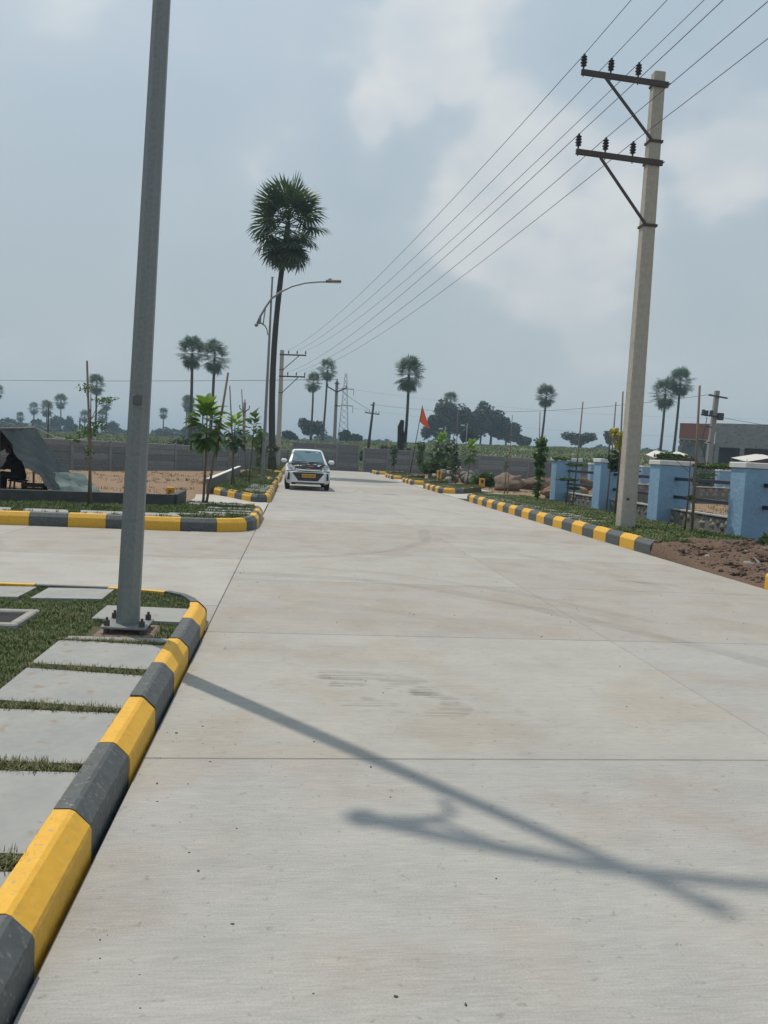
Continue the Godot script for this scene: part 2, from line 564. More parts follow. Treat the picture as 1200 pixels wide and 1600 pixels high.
# flat-topped prism from a counter-clockwise (seen from above, x right, z towards us) outline
func plate(outline: Array, y0: float, y1: float) -> ArrayMesh:
	var st := st_new()
	st.set_smooth_group(-1)
	var pv := PackedVector2Array(outline)
	if Geometry2D.is_polygon_clockwise(pv):
		pv.reverse()
	var ids := Geometry2D.triangulate_polygon(pv)
	for i in range(0, ids.size(), 3):
		var a := pv[ids[i]]
		var b := pv[ids[i + 1]]
		var c := pv[ids[i + 2]]
		if (b - a).cross(c - a) < 0.0:
			tri(st, Vector3(a.x, y1, a.y), Vector3(b.x, y1, b.y), Vector3(c.x, y1, c.y))
		else:
			tri(st, Vector3(a.x, y1, a.y), Vector3(c.x, y1, c.y), Vector3(b.x, y1, b.y))
	for i in pv.size():
		var a := pv[i]
		var b := pv[(i + 1) % pv.size()]
		quad(st, Vector3(b.x, y0, b.y), Vector3(a.x, y0, a.y), Vector3(a.x, y1, a.y), Vector3(b.x, y1, b.y))
	return done(st)

# lumpy stone
func rock(size: Vector3, sd: int, rough := 0.25, detail := 1) -> ArrayMesh:
	var n := FastNoiseLite.new()
	n.seed = sd
	n.frequency = 0.9
	n.fractal_octaves = 3
	var sm := SphereMesh.new()
	sm.radial_segments = 10 * detail
	sm.rings = 6 * detail
	sm.radius = 1.0
	sm.height = 2.0
	var ar := sm.get_mesh_arrays()
	var vs: PackedVector3Array = ar[Mesh.ARRAY_VERTEX]
	for i in vs.size():
		var p := vs[i]
		var k := 1.0 + n.get_noise_3d(p.x * 1.3, p.y * 1.3, p.z * 1.3) * rough * 2.0
		# flatten into facets
		for f in 5:
			var d := Vector3(sin(f * 2.4 + sd), cos(f * 1.7 + sd * 0.7) * 0.6, sin(f * 3.9 + sd * 1.3)).normalized()
			var t := p.dot(d)
			if t * k > 0.72:
				k = lerpf(k, 0.72 / t, 0.8)
		vs[i] = p * k * size * 0.5
	ar[Mesh.ARRAY_VERTEX] = vs
	ar[Mesh.ARRAY_NORMAL] = null
	var am := ArrayMesh.new()
	am.add_surface_from_arrays(Mesh.PRIMITIVE_TRIANGLES, ar)
	var st := SurfaceTool.new()
	st.create_from(am, 0)
	st.generate_normals()
	return st.commit()

func terrain_h(x: float, z: float) -> float:
	var d := -z
	var rise := smoothstep(64.0, 170.0, d)
	var amp := lerpf(2.6, 5.6, smoothstep(-60.0, 70.0, x * 150.0 / maxf(d, 60.0)))
	var h := rise * amp
	h += sin(x * 0.021 + 1.0) * cos(z * 0.017) * 0.35 * smoothstep(80.0, 200.0, d)
	h -= smoothstep(230.0, 800.0, d) * 3.0
	return h

# ------------------------------------------------------------------ ground
func build_ground() -> void:
	# soil of the layout, a hand below road level, then the field rising behind the boundary wall
	var g := struct("ground", "bare brown soil of the plots")
	var st := st_new()
	var nz := FastNoiseLite.new()
	nz.seed = 3
	nz.frequency = 0.12
	var xs := [-60.0, -40.0, -30.0, -25.0, -20.0, -16.0, -13.0, -11.0, -9.0, -7.5, -6.0, -4.5, -3.0, -1.5, 0.0, 3.0, 5.5, 7.0, 8.5, 10.0, 12.0, 14.0, 17.0, 20.0, 24.0, 28.0, 34.0, 42.0, 60.0]
	var zs := [14.0, 0.0, -8.0, -11.0, -13.0, -15.0, -17.0, -19.0, -21.0, -23.0, -25.0, -28.0, -31.0, -34.0, -38.0, -42.0, -46.0, -50.0, -55.0, -60.0, -66.0, -72.0]
	var hh := func(x: float, z: float) -> float:
		if (x > -2.2 and x < 8.6) or (x < 0.0 and z > -14.0):
			return -0.12
		return (0.04 if x < 0.0 else 0.0) + nz.get_noise_2d(x, z) * 0.08
	for j in zs.size() - 1:
		for i in xs.size() - 1:
			var p := func(a: int, b: int) -> Vector3: return Vector3(xs[a], hh.call(xs[a], zs[b]), zs[b])
			quad(st, p.call(i, j), p.call(i + 1, j), p.call(i + 1, j + 1), p.call(i, j + 1))
	put(done(st, true), "soil", "soil", g)
	# terrain sheet to the horizon
	var t := st_new()
	var rad := [0.0, 70.0, 76.0, 83.0, 92.0, 104.0, 118.0, 135.0, 155.0, 180.0, 215.0, 260.0, 330.0, 450.0, 700.0, 1200.0, 2200.0, 4200.0]
	var na := 72
	for ri in rad.size() - 1:
		for a in na:
			var pt := func(r: float, k: int) -> Vector3:
				var an := TAU * k / na
				var x := sin(an) * r
				var z := -cos(an) * r
				return Vector3(x, terrain_h(x, z) - 0.25, z)
			quad(t, pt.call(rad[ri], a), pt.call(rad[ri], a + 1), pt.call(rad[ri + 1], a + 1), pt.call(rad[ri + 1], a))
	var f := put(done(t, true), "field", "field")
	f.set_meta("kind", "structure")
	f.set_meta("label", "green and straw field rising behind the boundary wall")

# ------------------------------------------------------------------ roads
func slab(x0: float, x1: float, z0: float, z1: float, y := 0.0) -> ArrayMesh:
	# z0 nearer (greater), z1 farther
	var st := st_new()
	st.set_smooth_group(-1)
	var e := 0.005
	var g := 0.003
	x0 += g
	x1 -= g
	z0 -= g
	z1 += g
	var top := [Vector3(x0 + e, y, z0 - e), Vector3(x1 - e, y, z0 - e), Vector3(x1 - e, y, z1 + e), Vector3(x0 + e, y, z1 + e)]
	var mid := [Vector3(x0, y - e, z0), Vector3(x1, y - e, z0), Vector3(x1, y - e, z1), Vector3(x0, y - e, z1)]
	var q := func(a: Vector3, b: Vector3, c: Vector3, d: Vector3) -> void:
		for p in [a, c, b, a, d, c]:
			st.set_uv(Vector2((p.x + 1.0) / 8.0, -p.z / 16.0))
			st.set_uv2(Vector2(p.x / 1.5, p.z / 1.5))
			st.add_vertex(p)
	q.call(top[0], top[1], top[2], top[3])
	for k in 4:
		var k2 := (k + 1) % 4
		q.call(mid[k], mid[k2], top[k2], top[k])
		q.call(mid[k] - Vector3(0, 0.1, 0), mid[k2] - Vector3(0, 0.1, 0), mid[k2], mid[k])
	return done(st)

func build_roads() -> void:
	var road := struct("road", "pale broom-finished concrete road with slab joints")
	var z := 3.95
	while z > -62.0:
		var z1 := maxf(z - 2.5, -62.2)
		put(slab(-0.64, 2.68, z, z1), "slab", ["road", "road_0", "road_1", "road_2"][rng.randi() % 4], road)
		put(slab(2.68, 5.995, z, z1), "slab", ["road", "road_0", "road_1", "road_2"][rng.randi() % 4], road)
		z -= 2.5
	put(plate([Vector2(-0.64, 3.9), Vector2(5.99, 3.9), Vector2(5.99, -62), Vector2(-0.64, -62)], -0.13, -0.09), "road_bed", "bed", road)
	var side := struct("side_road", "concrete side road branching off to the left")
	var x := -0.64
	while x > -22.0:
		put(slab(x - 3.6, x, -7.08, -10.1), "slab", ["road", "road_0", "road_1", "road_2"][rng.randi() % 4], side)
		put(slab(x - 3.6, x, -10.1, -13.17), "slab", ["road", "road_0", "road_1", "road_2"][rng.randi() % 4], side)
		x -= 3.6
	put(plate([Vector2(-22, -7.1), Vector2(-0.64, -7.1), Vector2(-0.64, -13.15), Vector2(-22, -13.15)], -0.13, -0.09), "road_bed", "bed", side)
	# corner pieces where kerbs curve away from the carriageway
	for q in [[-1.6, -6.1, -7.08], [-1.7, -13.17, -14.6], [-1.7, -16.2, -17.4], [-2.4, -20.6, -22.2], [-2.4, -31.2, -35.2], [-2.4, -42.3, -46.4]]:
		put(slab(q[0], -0.64, q[1], q[2], -0.002), "slab", ["road", "road_0", "road_1", "road_2"][rng.randi() % 4], side)
	# concrete aprons leading between the kerbs into the plots
	var ap := struct("driveway_apron", "sloping concrete apron between two kerbs on the left")
	put(plate([Vector2(-0.66, -17.3), Vector2(-2.3, -17.9), Vector2(-4.4, -18.6), Vector2(-4.4, -22.8), Vector2(-2.4, -23.4), Vector2(-0.66, -20.9)], -0.1, 0.012), "slab", "apron", ap)
	for c in [[-27.6, -30.9], [-35.6, -38.9], [-43.0, -46.7], [-51.0, -55.8]]:
		var a2 := struct("driveway_apron", "concrete apron between two kerbs on the right")
		put(plate([Vector2(6.0, c[0]), Vector2(9.2, c[0] + 0.8), Vector2(9.2, c[1] - 2.6), Vector2(6.0, c[1])], -0.1, 0.010), "slab", "apron", a2)

# ------------------------------------------------------------------ kerbs
# foot line runs along the road edge; verge lies to the left of the walking direction when side = 1
func kerb_run(label: String, pts: Array, side: float, h: float, hv: float, bev: float, wid: float, first := 0, length := 0.61) -> void:
	var k := struct("kerb", label)
	# resample
	var curve := Curve2D.new()
	curve.bake_interval = 0.05
	for p in pts:
		curve.add_point(p)
	var total := curve.get_baked_length()
	var n := maxi(1, int(round(total / length)))
	var pos := func(s: float) -> Vector2: return curve.sample_baked(clampf(s, 0.0, total))
	var nor := func(s: float) -> Vector2:
		var t: Vector2 = (pos.call(s + 0.06) - pos.call(s - 0.06)).normalized()
		return Vector2(t.y, -t.x) * side
	for b in n:
		var s0 := total * b / n + 0.0035
		var s1 := total * (b + 1) / n - 0.0035
		var jit := rng.randf_range(-0.006, 0.006)
		var jn := rng.randf_range(-0.006, 0.006)
		var st := st_new()
		st.set_smooth_group(-1)
		var cut := 3
		var rings := []
		for c in cut + 1:
			var s := lerpf(s0, s1, float(c) / cut)
			var p: Vector2 = pos.call(s)
			var nn: Vector2 = nor.call(s)
			var ring := []
			var prof := [Vector2(0.0, -0.06), Vector2(0.0, hv - 0.010), Vector2(0.006, hv + 0.006), Vector2(bev - 0.007, h - 0.007), Vector2(bev + 0.009, h), Vector2(wid, h), Vector2(wid, -0.06)]
			for q in prof:
				var f: Vector2 = p + nn * (q.x + jn)
				ring.append(Vector3(f.x, q.y + jit, f.y))
			rings.append(ring)
		for c in cut:
			for q in 6:
				if side < 0.0:
					quad(st, rings[c][q], rings[c][q + 1], rings[c + 1][q + 1], rings[c + 1][q])
				else:
					quad(st, rings[c][q], rings[c + 1][q], rings[c + 1][q + 1], rings[c][q + 1])
		for e in [0, cut]:
			var rg: Array = rings[e]
			for q in range(1, 6):
				if (e == 0) == (side < 0.0):
					tri(st, rg[0], rg[q + 1], rg[q])
				else:
					tri(st, rg[0], rg[q], rg[q + 1])
		var yel := (b + first) % 2 == 0
		put(done(st), "kerb_block", "kerb_yellow" if yel else "kerb_grey", k)

func build_kerbs() -> void:
	# near left island: joints at z = -2.04, -2.65, -3.26 ...
	kerb_run("yellow and grey kerb along the lawn with the street lamp", [Vector2(-0.65, 2.23), Vector2(-0.65, -6.2), Vector2(-0.68, -6.45), Vector2(-0.80, -6.74), Vector2(-1.05, -6.95), Vector2(-1.5, -7.06), Vector2(-2.3, -7.09), Vector2(-9.0, -7.09)], 1.0, 0.165, 0.10, 0.065, 0.13, 1, 0.6105)
	kerb_run("yellow and grey kerb facing the side road below the tent plot", [Vector2(-14.0, -12.9), Vector2(-5.0, -13.15), Vector2(-1.35, -13.28), Vector2(-0.95, -13.42), Vector2(-0.70, -13.75), Vector2(-0.62, -14.3), Vector2(-0.62, -16.4), Vector2(-0.72, -16.9), Vector2(-1.0, -17.2), Vector2(-1.5, -17.35)], 1.0, 0.225, 0.15, 0.06, 0.16, 1)
	kerb_run("yellow and grey kerb of the lawn with the far street lamp", [Vector2(-2.4, -23.8), Vector2(-1.2, -21.1), Vector2(-0.95, -20.9), Vector2(-0.72, -21.05), Vector2(-0.62, -21.5), Vector2(-0.62, -31.4), Vector2(-0.75, -31.9), Vector2(-1.4, -32.2)], 1.0, 0.225, 0.15, 0.06, 0.16, 0)
	kerb_run("yellow and grey kerb at the foot of the tall palm", [Vector2(-2.2, -37.2), Vector2(-1.15, -34.4), Vector2(-0.85, -34.1), Vector2(-0.64, -34.4), Vector2(-0.62, -34.9), Vector2(-0.62, -42.6), Vector2(-1.3, -43.2)], 1.0, 0.225, 0.15, 0.06, 0.16, 0)
	kerb_run("yellow and grey kerb nearest the far concrete pole", [Vector2(-2.2, -48.0), Vector2(-1.1, -45.6), Vector2(-0.75, -45.3), Vector2(-0.62, -45.9), Vector2(-0.62, -60.5)], 1.0, 0.225, 0.15, 0.06, 0.16, 0)
	# right side
	kerb_run("yellow kerb end beyond the dug soil by the blue pillars", [Vector2(6.0, -2.0), Vector2(6.0, -9.05)], -1.0, 0.245, 0.17, 0.07, 0.16, 1)
	kerb_run("long striped kerb at the foot of the concrete power pole", [Vector2(6.0, -12.25), Vector2(6.0, -26.0), Vector2(6.1, -26.6), Vector2(6.5, -27.2), Vector2(7.4, -27.6)], -1.0, 0.245, 0.17, 0.07, 0.16, 1)
	var lb := ["short striped kerb corner beside the striped kerb by the power pole", "short striped kerb corner beside the yellow marker post", "short striped kerb corner beside the rubble heap", "short striped kerb corner beside the boundary wall"]
	var zz := [[-31.0, -35.4], [-39.0, -42.6], [-46.9, -50.8], [-56.0, -60.0]]
	for i in 4:
		var a: float = zz[i][0]
		var b: float = zz[i][1]
		kerb_run(lb[i], [Vector2(8.5, a - 3.2), Vector2(7.0, a - 0.35), Vector2(6.5, a + 0.05), Vector2(6.15, a), Vector2(6.0, a - 0.5), Vector2(6.0, b), Vector2(6.3, b - 0.5), Vector2(6.9, b - 0.8)], -1.0, 0.245, 0.17, 0.07, 0.16, 0)

# ------------------------------------------------------------------ verges
var lawns := []   # [outline, height, holes] for the grass

func verge(label: String, outline: Array, y: float) -> Node3D:
	var v := struct("verge", label)
	put(plate(outline, -0.1, y), "soil", "verge_soil", v)
	lawns.append([PackedVector2Array(outline), y])
	return v

var pavers := []   # footprints kept free of grass

func paver(parent: Node3D, c: Array, y: float) -> void:
	var st := st_new()
	st.set_smooth_group(-1)
	var pv := PackedVector2Array(c)
	if Geometry2D.is_polygon_clockwise(pv):
		pv.reverse()
	var inner := Geometry2D.offset_polygon(pv, -0.006)[0]
	if inner.size() != pv.size():
		inner = pv
	pavers.append(pv)
	put(plate(Array(pv), y - 0.07, y + rng.randf_range(-0.003, 0.003)), "paving_slab", "paver", parent)

func build_verges() -> void:
	var v := verge("lawn strip with stepping slabs around the near street lamp", [Vector2(-0.78, 2.2), Vector2(-0.78, -6.18), Vector2(-0.81, -6.40), Vector2(-0.91, -6.64), Vector2(-1.11, -6.82), Vector2(-1.52, -6.93), Vector2(-2.3, -6.96), Vector2(-8.5, -6.96), Vector2(-8.5, 2.2)], 0.125)
	for s in [[-1.43, -0.79, -6.24, -5.76, 0.06], [-1.44, -0.785, -5.22, -5.12, 0.02], [-1.46, -0.785, -5.10, -4.55, 0.10], [-1.45, -0.785, -4.45, -3.90, 0.12], [-1.45, -0.785, -3.78, -3.18, 0.06], [-1.44, -0.785, -3.07, -2.46, 0.04], [-1.44, -0.785, -2.36, -1.76, 0.04], [-1.44, -0.785, -1.66, -1.06, 0.04]]:
		paver(v, [Vector2(s[0], s[2]), Vector2(s[1], s[2] + s[4]), Vector2(s[1], s[3] + s[4]), Vector2(s[0], s[3])], 0.152)
	for i in 6:
		var x := -1.53 - i * 0.66
		paver(v, [Vector2(x, -6.95), Vector2(x, -6.48), Vector2(x - 0.55, -6.44), Vector2(x - 0.55, -6.91)], 0.152)
	var a := verge("lawn with slabs in front of the tent plot", [Vector2(-13.5, -13.02), Vector2(-1.4, -13.42), Vector2(-1.05, -13.55), Vector2(-0.83, -13.85), Vector2(-0.78, -14.3), Vector2(-0.78, -16.3), Vector2(-0.85, -16.8), Vector2(-1.1, -17.05), Vector2(-2.3, -17.3), Vector2(-2.3, -15.95), Vector2(-9.0, -14.6), Vector2(-13.5, -14.2)], 0.20)
	for i in 11:
		var x := -1.9 - i * 0.92
		var z0 := -13.47 - (x + 1.9) * 0.035
		paver(a, [Vector2(x, z0), Vector2(x - 0.74, z0 + 0.026), Vector2(x - 0.86, z0 - 0.50), Vector2(x - 0.16, z0 - 0.53)], 0.222)
	for q in [[-1.75, -0.8, -14.35, -14.7], [-1.7, -0.8, -14.95, -15.3], [-2.2, -1.2, -13.95, -14.2], [-1.7, -0.8, -15.6, -15.95], [-2.2, -1.0, -16.4, -16.9]]:
		paver(a, [Vector2(q[0], q[2]), Vector2(q[1], q[2] - 0.05), Vector2(q[1], q[3] - 0.05), Vector2(q[0], q[3])], 0.222)
	var b := verge("lawn strip with slabs around the far street lamp", [Vector2(-0.78, -21.2), Vector2(-0.78, -31.5), Vector2(-2.4, -32.2), Vector2(-2.4, -23.9), Vector2(-1.25, -21.3), Vector2(-0.95, -21.05)], 0.20)
	for i in 7:
		var z := -22.2 - i * 0.75
		paver(b, [Vector2(-0.8, z), Vector2(-1.45, z), Vector2(-1.45, z - 0.5), Vector2(-0.8, z - 0.5)], 0.222)
	verge("lawn strip around the foot of the tall palm", [Vector2(-0.78, -34.5), Vector2(-0.78, -42.6), Vector2(-2.6, -43.0), Vector2(-2.6, -37.4), Vector2(-1.2, -34.5)], 0.20)
	verge("lawn strip around the far concrete pole", [Vector2(-0.78, -45.7), Vector2(-0.78, -60.5), Vector2(-2.6, -60.5), Vector2(-2.6, -48.2), Vector2(-1.2, -45.8)], 0.20)
	var r := verge("lawn strip with slabs below the blue pillars", [Vector2(6.16, -12.35), Vector2(6.16, -26.0), Vector2(6.3, -26.5), Vector2(6.7, -27.0), Vector2(8.4, -27.2), Vector2(8.4, -13.1), Vector2(7.7, -12.7), Vector2(7.0, -12.45)], 0.215)
	for i in 16:
		var z := -16.0 - i * 0.66
		paver(r, [Vector2(6.2, z), Vector2(6.85 + rng.randf() * 0.1, z), Vector2(6.85, z - 0.42), Vector2(6.2, z - 0.42)], 0.237)
	var zz := [[-31.2, -35.4], [-39.2, -42.6], [-47.1, -50.8], [-56.2, -60.0]]
	var lb := ["lawn patch beside the yellow marker post", "lawn patch beside the rubble heap", "small lawn patch beyond the rubble heap", "lawn patch at the boundary wall"]
	for i in 4:
		var z0: float = zz[i][0]
		var z1: float = zz[i][1]
		var p := verge(lb[i], [Vector2(6.16, z0), Vector2(6.16, z1), Vector2(6.9, z1 - 0.6), Vector2(8.8, z1 - 0.6), Vector2(8.5, z0 - 3.0), Vector2(7.1, z0 - 0.3)], 0.215)
		for k in 3:
			paver(p, [Vector2(6.25, z0 - 1.0 - k), Vector2(7.0, z0 - 1.0 - k), Vector2(7.0, z0 - 1.5 - k), Vector2(6.25, z0 - 1.5 - k)], 0.237)
	# square open pit with a concrete rim in the near lawn
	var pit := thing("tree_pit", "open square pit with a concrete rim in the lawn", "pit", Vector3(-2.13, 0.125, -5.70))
	for q in [[Vector3(0.56, 0.06, 0.07), Vector3(0, 0.01, -0.22)], [Vector3(0.56, 0.06, 0.07), Vector3(0, 0.01, 0.22)], [Vector3(0.07, 0.06, 0.37), Vector3(-0.245, 0.01, 0)], [Vector3(0.07, 0.06, 0.37), Vector3(0.245, 0.01, 0)]]:
		put(cbox(q[0], 0.01), "rim", "grating_pit", pit, q[1])
	put(cbox(Vector3(0.42, 0.01, 0.37), 0.001), "pit_shade_sheet", "hole_shade", pit, Vector3(0, 0.006, 0))  # flat black sheet at lawn level, painted shade in place of real depth
	pavers.append(PackedVector2Array([Vector2(-2.42, -5.96), Vector2(-1.84, -5.96), Vector2(-1.84, -5.44), Vector2(-2.42, -5.44)]))
	pavers.append(PackedVector2Array([Vector2(-1.36, -5.6), Vector2(-0.9, -5.6), Vector2(-0.9, -5.2), Vector2(-1.36, -5.2)]))
	# dug soil on the right where the kerb stops
	var st := st_new()
	var nz := FastNoiseLite.new()
	nz.seed = 8
	nz.frequency = 1.6
	nz.fractal_octaves = 4
	var nx := 68
	var nzc := 84
	var hp := func(i: int, j: int) -> Vector3:
		var x := 6.0 + 3.4 * i / nx
		var z := -8.6 - 4.2 * j / nzc
		var far := smoothstep(-10.4, -12.2, z)
		var y := lerpf(0.02, 0.20, far) + 0.05 * smoothstep(6.1, 8.0, x)
		y += nz.get_noise_2d(x, z) * 0.09 * smoothstep(6.0, 6.25, x)
		y += 0.015 * (1.0 - smoothstep(6.0, 6.2, x))
		y += absf(nz.get_noise_2d(x * 3.0 + 40.0, z * 3.0)) * 0.05 * smoothstep(6.0, 6.2, x)
		y -= 0.10 * smoothstep(7.2, 7.6, x) * (1.0 - smoothstep(-11.0, -12.2, z))
		if i == 0:
			y = -0.012
		if j == nzc:
			y = minf(y, 0.2)
		return Vector3(x, y, z)
	for j in nzc:
		for i in nx:
			quad(st, hp.call(i, j), hp.call(i + 1, j), hp.call(i + 1, j + 1), hp.call(i, j + 1))
	var ds := put(done(st, true), "dug_soil", "red_soil")
	ds.set_meta("kind", "structure")
	ds.set_meta("label", "bare dug red-brown soil where the striped kerb breaks off")

# ------------------------------------------------------------------ boundary walls
func wall_run(called: String, label: String, pts: Array, base: float, rows: int) -> void:
	# pts: [x, z, top]; precast posts with planks slotted between them
	var w := thing(called, label, "wall", Vector3(pts[0][0], base, pts[0][1]))
	var o := w.position
	var i_all := 0
	for s in pts.size() - 1:
		var a := Vector2(pts[s][0], pts[s][1])
		var b := Vector2(pts[s + 1][0], pts[s + 1][1])
		var n := maxi(1, int(round(a.distance_to(b) / 2.1)))
		var ang := atan2(-(b.y - a.y), b.x - a.x)
		for k in n:
			var p := a.lerp(b, float(k) / n)
			var q := a.lerp(b, float(k + 1) / n)
			var top := lerpf(pts[s][2], pts[s + 1][2], (k + 0.5) / n) - base
			var ln := p.distance_to(q)
			var ph := top / rows
			var mid := (p + q) * 0.5
			for r in rows:
				var m := put(cbox(Vector3(ln - 0.10, ph - 0.004, 0.07), 0.026), "plank", "precast" if rng.randf() < 0.6 else "precast_pale", w, Vector3(mid.x, ph * (r + 0.5), mid.y + rng.randf_range(-0.012, 0.012)) - Vector3(o.x, 0, o.z))
				m.rotation = Vector3(rng.randf_range(-0.035, 0.035), ang, 0)
			var post := put(cbox(Vector3(0.15, top + 0.04, 0.15), 0.015), "post", "precast_pale", w, Vector3(p.x, (top + 0.04) * 0.5, p.y) - Vector3(o.x, 0, o.z))
			post.rotation.y = ang
			i_all += 1
		if s == pts.size() - 2:
			var post := put(cbox(Vector3(0.15, pts[s + 1][2] - base + 0.04, 0.15), 0.015), "post", "precast_pale", w, Vector3(b.x, (pts[s + 1][2] - base + 0.04) * 0.5, b.y) - Vector3(o.x, 0, o.z))
			post.rotation.y = ang

func build_walls() -> void:
	wall_run("boundary_wall", "dark precast plank wall behind the tarpaulin tent and saplings", [[-22.0, -31.0, 1.42], [-10.4, -37.6, 1.45], [-5.2, -45.0, 1.45], [-2.7, -56.0, 1.45], [-0.6, -64.5, 1.5]], -0.05, 5)
	wall_run("boundary_wall", "taller precast plank wall closing the road behind the car", [[-0.2, -63.6, 2.15], [5.3, -64.4, 2.2]], -0.12, 6)
	wall_run("boundary_wall", "long precast plank wall behind the rubble, boulder and flag", [[5.8, -65.0, 1.98], [14.0, -66.5, 1.9], [24.0, -63.0, 1.75], [38.0, -58.0, 1.7]], -0.12, 5)
	# low plinth walls edging the plot
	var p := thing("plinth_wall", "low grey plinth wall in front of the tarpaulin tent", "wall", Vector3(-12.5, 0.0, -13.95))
	put(bar(Vector3(0, 0.22, 0), Vector3(10.1, 0.22, -1.98), 0.12, 0.44), "wall", "plinth_shaded", p)
	put(bar(Vector3(10.1, 0.22, -2.05), Vector3(10.05, 0.22, -3.75), 0.12, 0.44), "return_wall", "plinth_shaded", p)
	p = thing("plinth_wall", "low grey plinth wall beside the far street lamp lawn", "wall", Vector3(-2.62, 0.0, -24.2))
	put(bar(Vector3(0, 0.2, 0), Vector3(-0.35, 0.2, -18.5), 0.12, 0.46), "wall", "plinth", p)
	put(bar(Vector3(0, 0.445, 0.02), Vector3(-0.35, 0.445, -18.5), 0.16, 0.03), "coping", "white_paint", p)

# ------------------------------------------------------------------ building on the right
func build_building() -> void:
	var b := thing("building", "low grey rendered building with a brick end and dark openings", "building", Vector3(41.8, 0.0, -80.5), -0.50)
	var L := 26.0
	var st := st_new()
	# upper parapet band in two pieces, brick end and grey render
	put(cbox(Vector3(3.6, 1.7, 0.3), 0.03), "brick_panel", "brick_red", b, Vector3(1.8, 5.75, 0))
	put(cbox(Vector3(L - 3.65, 2.6, 0.3), 0.03), "parapet_wall", "render_grey", b, Vector3(3.65 + (L - 3.65) * 0.5, 5.4, 0))
	put(cbox(Vector3(0.3, 1.7, 9.0), 0.03), "end_parapet", "brick_red", b, Vector3(0.15, 5.75, -4.7))
	put(cbox(Vector3(3.4, 0.12, 0.7), 0.02), "canopy_slab", "render_grey", b, Vector3(1.8, 4.82, 0.55))
	put(cbox(Vector3(L - 0.4, 0.15, 9.0), 0.02), "roof_slab", "render_grey", b, Vector3(L * 0.5, 6.2, -4.75))
	put(cbox(Vector3(L, 4.6, 0.3), 0.03), "back_wall", "render_grey", b, Vector3(L * 0.5, 2.3, -5.2))
	put(cbox(Vector3(L, 0.2, 5.0), 0.03), "floor", "render_grey", b, Vector3(L * 0.5, 1.9, -2.6))
	for x in [0.2, 3.9, 6.4, 11.6, 16.4, 21.0, 25.6]:
		put(cbox(Vector3(0.45, 4.1, 0.4), 0.03), "column", "render_grey", b, Vector3(x, 2.05, -0.02))
	put(cbox(Vector3(2.1, 2.4, 0.2), 0.02), "ground_wall", "render_grey", b, Vector3(5.15, 1.2, 0.0))
	put(cbox(Vector3(2.9, 1.5, 0.2), 0.02), "ground_wall", "stone_pale", b, Vector3(2.05, 0.75, 0.05))
	put(cbox(Vector3(3.0, 0.14, 0.5), 0.02), "ledge", "white_paint", b, Vector3(2.05, 1.62, 0.2))
	for w in [[1.4, 3.6], [3.0, 3.6]]:
		var win := put(cbox(Vector3(0.9, 1.3, 0.12), 0.02), "window", "plinth", b, Vector3(w[0], w[1], -0.2))
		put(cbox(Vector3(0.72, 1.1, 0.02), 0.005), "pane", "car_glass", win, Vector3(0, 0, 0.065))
	put(cbox(Vector3(3.5, 2.2, 0.15), 0.02), "upper_wall", "render_grey", b, Vector3(2.05, 3.4, -0.3))
	# market awnings in front of it
	awning("white awning sheet with a maroon cloth side on the right", Vector3(42.0, 0, -69.0), 11.0, 3.0, 2.9)
	awning("small pale awning sheet over a striped stall", Vector3(36.5, 0, -76.0), 4.5, 2.6, 2.9)
	var fence := thing("sheet_fence", "white sheet-metal fence with dark posts below the awning", "fence", Vector3(40.2, 0, -67.0), -0.05)
	for i in 9:
		for r in 2:
			put(cbox(Vector3(1.32, 0.78, 0.03), 0.006), "sheet", "white_sheet", fence, Vector3(0.72 + i * 1.44, 0.75 + r * 0.82 + i * 0.035, 0))
		put(cbox(Vector3(0.09, 2.1 + i * 0.03, 0.09), 0.01), "post", "wood_dark", fence, Vector3(i * 1.44, 1.05, 0.02))
	var tent := thing("market_tent", "small red cloth tent behind the end blue pillar", "tent", Vector3(31.3, 0, -47.0))
	var s2 := st_new()
	var ap := Vector3(1.4, 2.25, 0)
	quad(s2, Vector3(0, 1.7, 0.8), Vector3(2.8, 1.7, 0.8), ap, ap)
	quad(s2, Vector3(2.8, 1.7, 0.8), Vector3(2.8, 1.7, -0.8), ap, ap)
	quad(s2, Vector3(0, 1.7, -0.8), Vector3(0, 1.7, 0.8), ap, ap)
	quad(s2, Vector3(2.8, 1.7, -0.8), Vector3(0, 1.7, -0.8), ap, ap)
	put(done(s2), "roof", "red_cloth", tent)
	put(cbox(Vector3(2.7, 1.7, 0.04), 0.01), "side_cloth", "red_cloth", tent, Vector3(1.4, 0.85, 0.7))
	for x in [0.05, 2.75]:
		put(tube([Vector3(x, 0, -0.75), Vector3(x, 1.7, -0.75)], [0.03, 0.03], 6), "pole", "wood_dark", tent)
	var dish := thing("dish_antenna", "dish antenna on the roof edge of the grey building", "antenna", Vector3(53.3, 6.28, -75.5))
	put(tube([Vector3.ZERO, Vector3(0, 0.6, 0)], [0.04, 0.04], 6), "mast", "arm_steel", dish)
	var dm := lathe([Vector2(0.0, 0.0), Vector2(0.25, 0.03), Vector2(0.45, 0.12), Vector2(0.46, 0.13), Vector2(0.25, 0.05), Vector2(0.0, 0.02)], 14)
	put(dm, "dish", "lamp_head", dish, Vector3(0, 0.65, 0), Vector3(0.7, 0.4, -0.9))

